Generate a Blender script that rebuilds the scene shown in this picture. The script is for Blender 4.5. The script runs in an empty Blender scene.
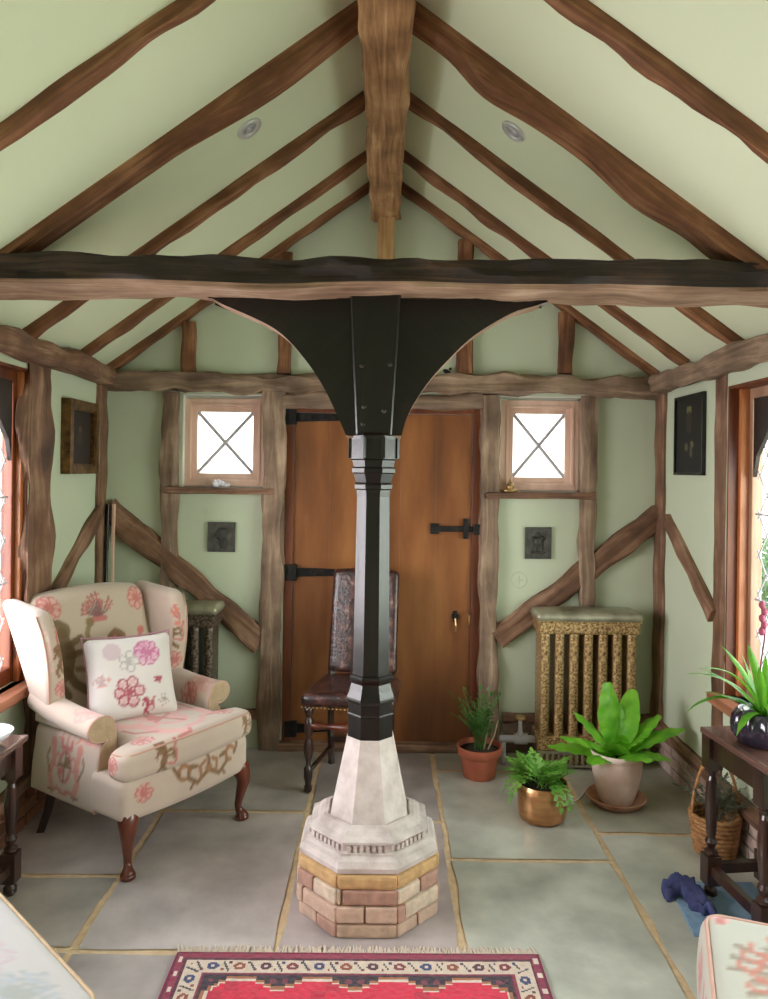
import bpy, bmesh, math, random
import numpy as np
from mathutils import Vector, Matrix, noise
C = bpy.context.scene.collection
PI = math.pi
rnd = random.Random(7)

# ------------------------------------------------------------------ camera, world, exposure
ROLL = 0.0131
cam_d = bpy.data.cameras.new('camera'); cam = bpy.data.objects.new('camera', cam_d); C.objects.link(cam)
cam.location = (0, 0, 1.6); cam.rotation_euler = (PI/2, -ROLL, 0)
cam_d.sensor_fit = 'VERTICAL'; cam_d.sensor_height = 36; cam_d.lens = 750/999*36
cam_d.shift_x = -2/999; cam_d.shift_y = -29.5/999; cam_d.clip_start = 0.05
bpy.context.scene.camera = cam
vs = bpy.context.scene.view_settings
vs.view_transform = 'Standard'; vs.look = 'None'; vs.gamma = 1; vs.use_curve_mapping = False
vs.exposure = 1.3
world = bpy.data.worlds.new('sky'); bpy.context.scene.world = world; world.use_nodes = True
wn = world.node_tree.nodes; wl = world.node_tree.links
bg = wn['Background']; bg.inputs['Strength'].default_value = 2.2
tcw = wn.new('ShaderNodeTexCoord'); sepw = wn.new('ShaderNodeSeparateXYZ'); rw = wn.new('ShaderNodeValToRGB')
wl.new(tcw.outputs['Generated'], sepw.inputs[0]); wl.new(sepw.outputs['Z'], rw.inputs[0]); wl.new(rw.outputs[0], bg.inputs['Color'])
rw.color_ramp.elements[0].position = 0.0; rw.color_ramp.elements[0].color = (1.0, 0.95, 0.93, 1)
rw.color_ramp.elements[1].position = 0.8; rw.color_ramp.elements[1].color = (0.74, 0.82, 1.0, 1)
def area(name, loc, rot, sx, sy, power, col):
    l = bpy.data.lights.new(name, 'AREA'); l.shape = 'RECTANGLE'; l.size = sx; l.size_y = sy; l.energy = power; l.color = col
    o = bpy.data.objects.new(name, l); C.objects.link(o); o.location = loc; o.rotation_euler = rot
    return o
# soft overcast daylight standing well outside each bank of windows
area('daylight_left', (-3.3, 1.9, 1.45), (0, -math.radians(95), 0), 2.4, 2.8, 150, (1.0, 0.87, 0.93))
area('daylight_right', (3.3, 1.9, 1.45), (0, math.radians(95), 0), 2.4, 2.8, 88, (0.93, 1.0, 0.86))

# ------------------------------------------------------------------ measuring
def uv(px, py):
    dx, dy = px-386, py-470
    return dx+dy*ROLL, dy-dx*ROLL
def at(px, py, Y):
    u, v = uv(px, py); return Vector((u*Y/750, Y, 1.6-v*Y/750))
def xz(px, py, Y):
    p = at(px, py, Y); return (p.x, p.z)
def onfloor(px, py, z=0.0):
    u, v = uv(px, py); Y = (1.6-z)*750/v; return Vector((u*Y/750, Y, z))
def onside(px, py, X):
    u, v = uv(px, py); Y = X*750/u; return Vector((X, Y, 1.6-v*Y/750))
YB = 4.29; XL = -1.603; XR = 1.55; XM = -0.02; ZA = 3.293; SL = 0.72
def ceil_z(x): return ZA-SL*abs(x-XM)

# ------------------------------------------------------------------ object helpers
def lin(r, g, b):
    f = lambda c: (c/255/12.92) if c/255 <= 0.04045 else ((c/255+0.055)/1.055)**2.4
    return (f(r), f(g), f(b), 1)
def obj(name, bm, mat, parent=None, smooth=False, label=None):
    bmesh.ops.recalc_face_normals(bm, faces=bm.faces)
    me = bpy.data.meshes.new(name); bm.to_mesh(me); bm.free()
    mats = mat if isinstance(mat, (list, tuple)) else [mat]
    for m in mats: me.materials.append(m)
    if smooth:
        for p in me.polygons: p.use_smooth = True
    o = bpy.data.objects.new(name, me); C.objects.link(o)
    if parent: o.parent = parent
    if label: o['label'] = label
    return o
def tag(o, label, cat, group=None, kind=None):
    o['label'] = label; o['category'] = cat
    if group: o['group'] = group
    if kind: o['kind'] = kind
    return o
def thing(name, label, cat, loc=(0, 0, 0), rz=0, group=None):
    o = bpy.data.objects.new(name, None); C.objects.link(o); o.location = loc; o.rotation_euler = (0, 0, rz)
    o.empty_display_size = 0.1
    return tag(o, label, cat, group)
def struct(name, bm, mat, smooth=False):
    o = obj(name, bm, mat, None, smooth); o['kind'] = 'structure'; return o
def sempty(name):
    o = bpy.data.objects.new(name, None); C.objects.link(o); o['kind'] = 'structure'; return o
def autosmooth(o, ang=40):
    me = o.data
    for p in me.polygons: p.use_smooth = True
    try:
        me.set_sharp_from_angle(angle=math.radians(ang))
    except Exception: pass
    return o
def copy_tree(o, parent=None):
    c = o.copy(); C.objects.link(c); c.parent = parent
    for ch in list(o.children): copy_tree(ch, c)
    return c

def box(bm, x0, x1, y0, y1, z0, z1, bev=0.0):
    r = bmesh.ops.create_cube(bm, size=1)
    vs_ = r['verts']
    for v in vs_:
        v.co = Vector(((x0+x1)/2+v.co.x*(x1-x0), (y0+y1)/2+v.co.y*(y1-y0), (z0+z1)/2+v.co.z*(z1-z0)))
    if bev > 0:
        es = list({e for v in vs_ for e in v.link_edges})
        bmesh.ops.bevel(bm, geom=es, offset=bev, segments=2, affect='EDGES', profile=0.6)
def prism(bm, outline, a0, a1, axis='y'):
    """outline (p,q): axis y -> (x,z); axis x -> (y,z); axis z -> (x,y)"""
    def mk(p, q, a):
        return {'y': (p, a, q), 'x': (a, p, q), 'z': (p, q, a)}[axis]
    A = [bm.verts.new(mk(p, q, a0)) for p, q in outline]; B = [bm.verts.new(mk(p, q, a1)) for p, q in outline]
    n = len(outline)
    bm.faces.new(A); bm.faces.new(B[::-1])
    for i in range(n): bm.faces.new((A[i], A[(i+1) % n], B[(i+1) % n], B[i]))
def lathe(bm, prof, n=32, cx=0, cy=0, rot=0.0, cap=True, sx=1, sy=1):
    rings = []
    for r, z in prof:
        rings.append([bm.verts.new((cx+sx*r*math.cos(2*PI*i/n+rot), cy+sy*r*math.sin(2*PI*i/n+rot), z)) for i in range(n)])
    for a, b in zip(rings, rings[1:]):
        for i in range(n): bm.faces.new((a[i], a[(i+1) % n], b[(i+1) % n], b[i]))
    if cap:
        bm.faces.new(rings[0]); bm.faces.new(rings[-1])
def frame_of(t):
    up = Vector((0, 0, 1)) if abs(t.z) < 0.95 else Vector((1, 0, 0))
    s = t.cross(up).normalized(); return s, s.cross(t).normalized()
def tube(bm, pts, rad, n=8, flat=1.0):
    pts = [Vector(p) for p in pts]; rings = []; prev = None
    for i, p in enumerate(pts):
        t = (pts[min(i+1, len(pts)-1)]-pts[max(i-1, 0)]).normalized(); s, u = frame_of(t)
        if prev is not None:
            q = prev-t*prev.dot(t)
            if q.length > 1e-4: s = q.normalized(); u = s.cross(t).normalized()
        prev = s
        r = rad[i] if isinstance(rad, (list, tuple)) else rad
        rings.append([bm.verts.new(p+s*math.cos(2*PI*k/n)*r+u*math.sin(2*PI*k/n)*r*flat) for k in range(n)])
    for a, b in zip(rings, rings[1:]):
        for k in range(n): bm.faces.new((a[k], a[(k+1) % n], b[(k+1) % n], b[k]))
    bm.faces.new(rings[0]); bm.faces.new(rings[-1])
def catmull(pts, k=6):
    pts = [Vector(p) for p in pts]; out = []
    P = [pts[0]]+pts+[pts[-1]]
    for i in range(1, len(P)-2):
        for j in range(k):
            t = j/k; a, b, c, d = P[i-1], P[i], P[i+1], P[i+2]
            out.append(0.5*((2*b)+(c-a)*t+(2*a-5*b+4*c-d)*t*t+(3*b-a-3*c+d)*t**3))
    out.append(pts[-1]); return out
def timber(bm, p0, p1, w, d, side, wob=0.006, seg=None, seed=0, taper=0.0, bend=None, rough=0.42):
    """a hewn timber from p0 to p1, w along side, d along the third axis; uv = metres along / around"""
    p0, p1 = Vector(p0), Vector(p1); L = (p1-p0).length; t = (p1-p0).normalized()
    s = Vector(side); s = (s-t*s.dot(t)).normalized(); n = t.cross(s).normalized()
    seg = seg or max(6, int(L/0.05)); uvl = bm.loops.layers.uv.verify()
    c = 0.12*min(w, d)
    prof = []
    hw, hd = w/2, d/2
    for (ax, ay, bx, by) in ((-hw+c, -hd, hw-c, -hd), (hw, -hd+c, hw, hd-c), (hw-c, hd, -hw+c, hd), (-hw, hd-c, -hw, -hd+c)):
        for k in range(4): prof.append((ax+(bx-ax)*k/3, ay+(by-ay)*k/3))
    m = len(prof); rings = []
    for i in range(seg+1):
        f = i/seg; base = p0+t*(L*f); sc = 1-taper*f
        o1 = wob*1.6*noise.noise(Vector((f*L*1.7, seed*7.3, 0))); o2 = wob*1.6*noise.noise(Vector((f*L*1.7, seed*7.3, 9)))
        if bend: o1 += bend[0](f); o2 += bend[1](f)
        ring = []
        for (a, b) in prof:
            q = Vector((f*L*6, a*30+seed*3.1, b*30))
            e = 1+rough*wob/min(w, d)*8*noise.noise(q)
            ring.append(bm.verts.new(base+s*(a*sc*e+o1)+n*(b*sc*e+o2)))
        rings.append(ring)
    per = 2*(w+d)
    for i in range(seg):
        for k in range(m):
            f = bm.faces.new((rings[i][k], rings[i][(k+1) % m], rings[i+1][(k+1) % m], rings[i+1][k]))
            us = [(i/seg*L+seed, k/m*per), (i/seg*L+seed, (k+1)/m*per), ((i+1)/seg*L+seed, (k+1)/m*per), ((i+1)/seg*L+seed, k/m*per)]
            for lp, uu in zip(f.loops, us): lp[uvl].uv = uu
    for ring in (rings[0], rings[-1]):
        f = bm.faces.new(ring)
        for lp, (a, b) in zip(f.loops, prof): lp[uvl].uv = (a, b)
def rbox(bm, w, d, h, r, res=0.02, deform=None, off=(0, 0, 0)):
    """dense rounded box centred at off, for soft furnishings; deform(x,y,z)->(x,y,z)"""
    half = (w/2, d/2, h/2); inner = [max(1e-4, q-r) for q in half]
    ns = [max(2, int(2*q/res)) for q in half]
    cache = {}
    def vert(i, j, k):
        key = (i, j, k)
        if key in cache: return cache[key]
        p = Vector((-half[0]+2*half[0]*i/ns[0], -half[1]+2*half[1]*j/ns[1], -half[2]+2*half[2]*k/ns[2]))
        q = Vector((max(-inner[0], min(inner[0], p.x)), max(-inner[1], min(inner[1], p.y)), max(-inner[2], min(inner[2], p.z))))
        dlt = p-q
        if dlt.length > 1e-9: p = q+dlt.normalized()*r
        if deform: p = Vector(deform(p.x, p.y, p.z))
        v = bm.verts.new(p+Vector(off)); cache[key] = v; return v
    nx, ny, nz = ns
    for i in range(nx):
        for j in range(ny):
            for k in (0, nz): bm.faces.new((vert(i, j, k), vert(i+1, j, k), vert(i+1, j+1, k), vert(i, j+1, k)))
    for i in range(nx):
        for k in range(nz):
            for j in (0, ny): bm.faces.new((vert(i, j, k), vert(i+1, j, k), vert(i+1, j, k+1), vert(i, j, k+1)))
    for j in range(ny):
        for k in range(nz):
            for i in (0, nx): bm.faces.new((vert(i, j, k), vert(i, j+1, k), vert(i, j+1, k+1), vert(i, j, k+1)))

# ------------------------------------------------------------------ materials
def newmat(name):
    m = bpy.data.materials.new(name); m.use_nodes = True
    return m, m.node_tree.nodes, m.node_tree.links, m.node_tree.nodes['Principled BSDF']
def ramp(N, L, fac, cols):
    r = N.new('ShaderNodeValToRGB'); els = r.color_ramp.elements
    for i, (p, c) in enumerate(cols):
        e = els[i] if i < 2 else els.new(p)
        e.position = p; e.color = c
    L.new(fac, r.inputs[0]); return r.outputs[0]
def mat_noise(name, cols, scale=6, rough=0.6, bump=0.1, stretch=(1, 1, 1), metal=0, coord='Object', detail=6, bscale=None, spec=0.5, bdist=0.01, coat=0):
    m, N, L, B = newmat(name)
    tc = N.new('ShaderNodeTexCoord'); mp = N.new('ShaderNodeMapping'); mp.inputs['Scale'].default_value = stretch
    L.new(tc.outputs[coord], mp.inputs[0])
    nz = N.new('ShaderNodeTexNoise'); nz.inputs['Scale'].default_value = scale; nz.inputs['Detail'].default_value = detail
    L.new(mp.outputs[0], nz.inputs['Vector'])
    L.new(ramp(N, L, nz.outputs['Fac'], cols), B.inputs['Base Color'])
    B.inputs['Roughness'].default_value = rough; B.inputs['Metallic'].default_value = metal
    B.inputs['Specular IOR Level'].default_value = spec; B.inputs['Coat Weight'].default_value = coat
    if bump:
        n2 = N.new('ShaderNodeTexNoise'); n2.inputs['Scale'].default_value = bscale or scale*3; n2.inputs['Detail'].default_value = 5
        L.new(mp.outputs[0], n2.inputs['Vector'])
        bp = N.new('ShaderNodeBump'); bp.inputs['Strength'].default_value = bump; bp.inputs['Distance'].default_value = bdist
        L.new(n2.outputs['Fac'], bp.inputs['Height']); L.new(bp.outputs[0], B.inputs['Normal'])
    return m
def mat_timber(name, dark, mid, light, rough=0.7, bump=0.6):
    """old oak: grain along u, knots and pale worn streaks"""
    m, N, L, B = newmat(name)
    tc = N.new('ShaderNodeTexCoord'); mp = N.new('ShaderNodeMapping'); mp.inputs['Scale'].default_value = (2.2, 34, 1)
    L.new(tc.outputs['UV'], mp.inputs[0])
    g = N.new('ShaderNodeTexNoise'); g.inputs['Scale'].default_value = 1.0; g.inputs['Detail'].default_value = 8; g.inputs['Roughness'].default_value = .62; g.inputs['Distortion'].default_value = .8
    L.new(mp.outputs[0], g.inputs['Vector'])
    ob = N.new('ShaderNodeTexNoise'); ob.inputs['Scale'].default_value = 5; ob.inputs['Detail'].default_value = 5; L.new(tc.outputs['Object'], ob.inputs['Vector'])
    mix = N.new('ShaderNodeMath'); mix.operation = 'MULTIPLY_ADD'; mix.inputs[1].default_value = .55
    sc = N.new('ShaderNodeMath'); sc.operation = 'MULTIPLY'; sc.inputs[1].default_value = .45
    L.new(ob.outputs['Fac'], sc.inputs[0]); L.new(g.outputs['Fac'], mix.inputs[0]); L.new(sc.outputs[0], mix.inputs[2])
    L.new(ramp(N, L, mix.outputs[0], [(0.32, dark), (0.66, light), (0.5, mid)]), B.inputs['Base Color'])
    B.inputs['Roughness'].default_value = rough
    bp = N.new('ShaderNodeBump'); bp.inputs['Strength'].default_value = bump; bp.inputs['Distance'].default_value = 0.006
    L.new(g.outputs['Fac'], bp.inputs['Height']); L.new(bp.outputs[0], B.inputs['Normal'])
    return m
def mat_attr(name, rough=0.8, bump=0.15, bscale=400, sheen=0.0, var=0.15, vscale=8, coat=0, bdist=0.002):
    """colour comes from the woven or printed pattern stored on the mesh"""
    m, N, L, B = newmat(name)
    a = N.new('ShaderNodeAttribute'); a.attribute_name = 'print'
    tc = N.new('ShaderNodeTexCoord'); nz = N.new('ShaderNodeTexNoise'); nz.inputs['Scale'].default_value = vscale; nz.inputs['Detail'].default_value = 6
    L.new(tc.outputs['Object'], nz.inputs['Vector'])
    r = ramp(N, L, nz.outputs['Fac'], [(0.3, (1-var,)*3+(1,)), (0.7, (1, 1, 1, 1))])
    mx = N.new('ShaderNodeMix'); mx.data_type = 'RGBA'; mx.blend_type = 'MULTIPLY'; mx.inputs[0].default_value = 1
    L.new(a.outputs['Color'], mx.inputs[6]); L.new(r, mx.inputs[7]); L.new(mx.outputs[2], B.inputs['Base Color'])
    B.inputs['Roughness'].default_value = rough; B.inputs['Sheen Weight'].default_value = sheen; B.inputs['Coat Weight'].default_value = coat
    n2 = N.new('ShaderNodeTexNoise'); n2.inputs['Scale'].default_value = bscale; L.new(tc.outputs['Object'], n2.inputs['Vector'])
    bp = N.new('ShaderNodeBump'); bp.inputs['Strength'].default_value = bump; bp.inputs['Distance'].default_value = bdist
    L.new(n2.outputs['Fac'], bp.inputs['Height']); L.new(bp.outputs[0], B.inputs['Normal'])
    return m
def mat_plain(name, col, rough=0.5, metal=0, coat=0, trans=0, ior=1.45):
    m, N, L, B = newmat(name)
    B.inputs['Base Color'].default_value = col; B.inputs['Roughness'].default_value = rough; B.inputs['Metallic'].default_value = metal
    B.inputs['Coat Weight'].default_value = coat; B.inputs['Transmission Weight'].default_value = trans
    return m
def mat_leaf(name, c1, c2, rough=0.35, scale=14):
    m = mat_noise(name, [(0.35, c1), (0.65, c2)], scale, rough, 0.25, bscale=60)
    N, L = m.node_tree.nodes, m.node_tree.links; B = N['Principled BSDF']
    tr = N.new('ShaderNodeBsdfTranslucent'); tr.inputs[0].default_value = c2
    mx = N.new('ShaderNodeMixShader'); mx.inputs[0].default_value = .3
    L.new(B.outputs[0], mx.inputs[1]); L.new(tr.outputs[0], mx.inputs[2]); L.new(mx.outputs[0], N['Material Output'].inputs[0])
    return m
M = {}
M['wall'] = mat_noise('sage_plaster', [(0.3, lin(193, 203, 176)), (0.7, lin(202, 211, 186))], 1.5, 0.85, 0.25, bscale=9, bdist=0.01, spec=.2)
M['ceil'] = mat_noise('pale_green_plaster', [(0.3, lin(220, 229, 196)), (0.7, lin(228, 236, 206))], 1.2, 0.85, 0.2, bscale=5, bdist=0.015, spec=.2)
M['white'] = mat_noise('white_plaster', [(0.3, lin(225, 228, 215)), (0.7, lin(238, 240, 228))], 5, 0.7, 0.1)
M['oak'] = mat_timber('weathered_oak', lin(64, 42, 30), lin(122, 88, 66), lin(176, 140, 114))
M['oakgrey'] = mat_timber('greyed_oak', lin(80, 62, 48), lin(134, 110, 90), lin(186, 160, 134))
M['oakrafter'] = mat_timber('brown_oak_rafter', lin(62, 34, 18), lin(122, 78, 48), lin(172, 124, 86))
M['oakbeam'] = mat_timber('dark_oak_beam', lin(18, 11, 8), lin(38, 25, 17), lin(84, 60, 44), rough=.6)
M['oakblack'] = mat_timber('blackened_oak', lin(10, 8, 7), lin(19, 15, 13), lin(34, 28, 24), rough=.3, bump=.2)
M['oakridge'] = mat_timber('honey_oak_ridge', lin(84, 54, 30), lin(164, 120, 80), lin(214, 174, 128), bump=1.0)
M['oakrawlit'] = mat_timber('raw_oak_bounce_lit', lin(92, 66, 48), lin(150, 118, 94), lin(196, 166, 142))  # unstained oak, with floor bounce put into its paler tone
M['kingoak'] = mat_timber('pale_king_strut', lin(140, 102, 62), lin(196, 156, 108), lin(222, 188, 144))
M['door'] = mat_noise('orange_oak_door', [(0.3, lin(98, 56, 26)), (0.7, lin(158, 102, 56)), (0.5, lin(130, 78, 38))], 2.2, 0.42, 0.1, stretch=(2.6, 2.6, .55), bscale=30, bdist=.002)
M['doorframe'] = mat_noise('red_brown_frame', [(0.3, lin(78, 34, 16)), (0.7, lin(124, 66, 34))], 4, 0.4, 0.1, stretch=(4, 4, .5))
M['winoak'] = mat_noise('light_window_oak', [(0.3, lin(216, 176, 154)), (0.7, lin(236, 204, 184))], 4, 0.45, 0.1, stretch=(4, 4, .7))
M['orange'] = mat_noise('orange_window_wood', [(0.3, lin(150, 84, 44)), (0.7, lin(196, 124, 76))], 4, 0.35, 0.1, stretch=(4, 4, .5), coat=.2)
M['palejamb'] = mat_noise('worn_jamb_oak', [(0.3, lin(140, 104, 82)), (0.7, lin(176, 140, 114))], 4, 0.45, 0.1, stretch=(4, 4, .7))
M['sill'] = mat_noise('reddish_sill_wood', [(0.3, lin(140, 84, 60)), (0.7, lin(186, 128, 98))], 4, 0.4, 0.1, stretch=(4, .5, 4))
M['iron'] = mat_noise('black_iron', [(0.3, lin(24, 23, 24)), (0.7, lin(48, 44, 42))], 30, 0.5, 0.3, metal=.6)
M['lead'] = mat_plain('grey_lead', lin(190, 188, 192), 0.5, .0)  # lightened so the window bars carry the glare in their colour
M['stone'] = mat_noise('pale_grey_stone', [(0.3, lin(172, 158, 152)), (0.72, lin(214, 203, 197)), (.5, lin(196, 184, 178))], 14, 0.85, 0.5, bscale=70, bdist=.004)
M['soil'] = mat_noise('dark_soil', [(0.3, lin(30, 22, 16)), (0.7, lin(62, 48, 36))], 60, 0.95, 0.8)
M['terra'] = mat_noise('terracotta', [(0.3, lin(160, 84, 58)), (0.7, lin(190, 108, 78))], 9, 0.75, 0.15)
M['terrapale'] = mat_noise('limed_terracotta', [(0.3, lin(212, 176, 160)), (0.7, lin(240, 222, 212)), (.5, lin(226, 196, 182))], 8, 0.85, 0.3)
M['copper'] = mat_noise('brushed_copper', [(0.3, lin(190, 132, 88)), (0.7, lin(224, 172, 126))], 6, 0.28, 0.08, metal=.95, stretch=(1, 1, 8))
M['mahog'] = mat_noise('mahogany', [(0.3, lin(70, 28, 16)), (0.7, lin(122, 58, 36))], 5, 0.28, 0.05, stretch=(3, 3, .6), coat=.4)
M['darkwood'] = mat_noise('dark_polished_oak', [(0.3, lin(30, 16, 12)), (0.7, lin(66, 40, 32))], 6, 0.28, 0.1, stretch=(3, 3, .7), coat=.4)
M['darktop'] = mat_noise('worn_polished_top', [(0.3, lin(74, 50, 42)), (0.7, lin(116, 86, 76))], 4, 0.25, 0.08, stretch=(4, .6, 4), coat=.4)
M['leather'] = mat_noise('worn_oxblood_leather', [(0.32, lin(34, 22, 22)), (0.62, lin(92, 58, 52)), (.5, lin(62, 34, 32)), (.72, lin(134, 104, 92))], 22, 0.3, 0.5, bscale=60, coat=.3)
M['fabricplain'] = mat_noise('tan_upholstery', [(0.3, lin(172, 146, 116)), (0.7, lin(188, 164, 134))], 30, 0.9, 0.2)
M['piping'] = mat_plain('rose_piping', lin(200, 158, 142), .8)
M['print'] = mat_attr('printed_linen', .85, .25, 500, .3, .06)
M['rug'] = mat_attr('knotted_wool', .95, .6, 260, .3, .22, 60, bdist=.004)
M['flags'] = mat_attr('flagstone', .32, .4, 16, 0, .42, 4.5, coat=.08, bdist=.006)
M['brick'] = mat_attr('soft_brick', .85, .6, 60, 0, .3, 30, bdist=.005)
M['mortar'] = mat_noise('sandy_mortar', [(0.3, lin(208, 176, 136)), (0.7, lin(230, 204, 166))], 20, .9, .5)
M['radgold'] = mat_noise('gilt_iron', [(0.36, lin(104, 76, 44)), (0.62, lin(206, 176, 126)), (.5, lin(166, 134, 88))], 85, 0.42, 0.9, metal=.35, bscale=60, bdist=.006)
M['radgrey'] = mat_noise('aged_bronze_iron', [(0.36, lin(56, 46, 38)), (0.62, lin(134, 118, 100)), (.5, lin(92, 78, 66))], 85, 0.45, 0.9, metal=.35, bscale=60, bdist=.006)
M['radtop'] = mat_noise('tarnished_top', [(0.3, lin(122, 120, 98)), (0.7, lin(182, 178, 154))], 10, 0.35, 0.3, metal=.4)
M['fern'] = mat_leaf('nest_fern_leaf', lin(92, 168, 34), lin(138, 204, 62))
M['ivy'] = mat_leaf('pot_foliage', lin(84, 146, 50), lin(140, 190, 84), .45)
M['palm'] = mat_leaf('palm_leaf', lin(52, 96, 40), lin(96, 146, 66), .45)
M['strap'] = mat_leaf('strap_leaf', lin(58, 122, 30), lin(112, 172, 52), .25)
M['greyleaf'] = mat_leaf('grey_foliage', lin(70, 78, 58), lin(120, 126, 104), .7)
M['hedge'] = mat_leaf('hedge_leaf', lin(62, 96, 52), lin(110, 146, 88), .6)
M['gloss'] = mat_plain('glossy_dark_glaze', lin(40, 36, 52), .12, 0, .8)
M['gold'] = mat_noise('dull_gilt', [(0.3, lin(64, 42, 20)), (0.7, lin(130, 92, 48))], 30, .4, .3, metal=.5)
M['blackpaint'] = mat_plain('black_frame_paint', lin(22, 20, 20), .35)
M['wicker'] = mat_noise('wicker', [(0.3, lin(140, 92, 52)), (0.7, lin(196, 146, 94))], 40, .7, .4)
M['chrome'] = mat_plain('satin_chrome', lin(214, 214, 214), .35, .5)
M['brass'] = mat_plain('aged_brass', lin(190, 160, 110), .35, .9)
M['bronze'] = mat_noise('dark_relief_bronze', [(0.3, lin(58, 58, 52)), (0.7, lin(92, 90, 82))], 30, .6, .5)
M['navy'] = mat_noise('navy_velvet', [(0.3, lin(38, 42, 82)), (0.7, lin(78, 84, 132))], 20, .8, .4)
M['bluemat'] = mat_noise('pale_blue_felt', [(0.3, lin(118, 150, 182)), (0.7, lin(144, 174, 202))], 30, .9, .3)
M['china'] = mat_plain('white_china', lin(232, 232, 240), .15, 0, .5)
M['grass'] = mat_noise('lawn', [(0.3, lin(84, 116, 60)), (0.7, lin(120, 148, 86))], 8, .9, .4)
M['bounceground'] = mat_noise('pale_bounce_ground', [(0.3, lin(196, 190, 178)), (0.7, lin(216, 210, 198))], 8, .9, .3)  # outdoor ground surface, made pale for its upward bounce into the room
M['fringe'] = mat_plain('cream_fringe', lin(222, 206, 190), .9)
def mat_glass():
    m, N, L, B = newmat('window_glass'); N.remove(B)
    t = N.new('ShaderNodeBsdfTransparent'); g = N.new('ShaderNodeBsdfGlossy'); g.inputs['Roughness'].default_value = .02
    mx = N.new('ShaderNodeMixShader'); lw = N.new('ShaderNodeLayerWeight'); lw.inputs['Blend'].default_value = .5
    pw = N.new('ShaderNodeMath'); pw.operation = 'POWER'; pw.inputs[1].default_value = 5; L.new(lw.outputs['Facing'], pw.inputs[0])
    ma = N.new('ShaderNodeMath'); ma.operation = 'MULTIPLY_ADD'; ma.inputs[1].default_value = .6; ma.inputs[2].default_value = .03; L.new(pw.outputs[0], ma.inputs[0])
    t.inputs[0].default_value = (.93, .96, .95, 1)
    L.new(ma.outputs[0], mx.inputs[0]); L.new(t.outputs[0], mx.inputs[1]); L.new(g.outputs[0], mx.inputs[2]); L.new(mx.outputs[0], N['Material Output'].inputs[0])
    return m
M['glass'] = mat_glass()

# ------------------------------------------------------------------ pattern painting
def paintmesh(o, base, motifs=()):
    """motifs: (axis, sign, ca, cb, scale, rot, strokes, colour override or None); strokes: (points, radius, colour)"""
    me = o.data; n = len(me.vertices)
    co = np.zeros(n*3); me.vertices.foreach_get('co', co); co = co.reshape(-1, 3)
    nr = np.zeros(n*3); me.vertices.foreach_get('normal', nr); nr = nr.reshape(-1, 3)
    col = np.ones((n, 4)); col[:] = base
    for (axis, sign, ca, cb, sc, rot, strokes) in motifs:
        ax = 'xyz'.index(axis); A, B_ = {0: (1, 2), 1: (0, 2), 2: (0, 1)}[ax]
        ok = nr[:, ax]*sign > 0.35
        a = co[:, A]-ca; b = co[:, B_]-cb
        ok &= (np.abs(a) < sc*1.5) & (np.abs(b) < sc*1.5)
        idx = np.where(ok)[0]
        if not len(idx): continue
        a = a[idx]/sc; b = b[idx]/sc; cr, sr = math.cos(rot), math.sin(rot); a, b = a*cr+b*sr, -a*sr+b*cr
        for pts, r, c in strokes:
            dmin = np.full(len(idx), 9.0)
            if len(pts) == 1: dmin = np.hypot(a-pts[0][0], b-pts[0][1])
            for (x0, y0), (x1, y1) in zip(pts, pts[1:]):
                dx, dy = x1-x0, y1-y0; l2 = dx*dx+dy*dy+1e-9
                t = np.clip(((a-x0)*dx+(b-y0)*dy)/l2, 0, 1)
                dmin = np.minimum(dmin, np.hypot(a-x0-t*dx, b-y0-t*dy))
            w = np.clip((r-dmin)/(0.03)+.5, 0, 1)[:, None]*0.9
            cc = np.array(c)
            col[idx] = col[idx]*(1-w)+cc*w
    at_ = me.color_attributes.new('print', 'FLOAT_COLOR', 'POINT')
    at_.data.foreach_set('color', col.ravel())
def arc(cx, cy, r, a0, a1, n=8, ry=None):
    ry = ry or r
    return [(cx+r*math.cos(math.radians(a0+(a1-a0)*i/n)), cy+ry*math.sin(math.radians(a0+(a1-a0)*i/n))) for i in range(n+1)]
def flower(c1, c2, petals=8, seed=1):
    s = []
    for k in range(petals):
        a = 2*PI*k/petals+.2*math.sin(seed*k); cx, cy = .5*math.cos(a), .5*math.sin(a)
        s.append((arc(cx, cy, .26, 0, 360, 10), .05, c1)); s.append(([(cx, cy)], .16, c2))
    s.append(([(0, 0)], .2, c1)); return s
def spray(c, c2, seed=2):
    r = random.Random(seed); s = []
    for k in range(11):
        a = math.radians(15+150*k/10); l = r.uniform(.6, 1.0)
        s.append(([(0, -.2), (.5*l*math.cos(a), -.1+.5*l*math.sin(a)), (l*math.cos(a+.2), l*math.sin(a+.2))], .045, c))
        s.append((arc(l*.8*math.cos(a), l*.8*math.sin(a), .13, a*57, a*57+240, 6), .035, c2))
    s.append(([(-.35, -.25), (.35, -.25)], .13, c2)); return s
def lion(c, c2):
    return [([(-.5, .7), (-.35, .8), (-.2, .7)], .2, c), ([(-.3, .6), (-.15, .1), (-.3, -.3)], .2, c), ([(-.3, -.3), (-.1, -.65), (.15, -.85)], .12, c),
            ([(-.3, -.3), (-.5, -.6), (-.35, -.9)], .1, c), ([(-.15, .3), (.25, .45), (.4, .2)], .09, c), ([(-.2, .05), (.3, .1), (.45, -.1)], .08, c),
            ([(.0, -.3), (.45, -.4), (.6, 0), (.45, .5), (.6, .8)], .07, c2), ([(.6, .8)], .13, c2), ([(-.55, .45), (-.65, .2)], .09, c), ([(-.4, .75)], .06, c2)]
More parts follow.
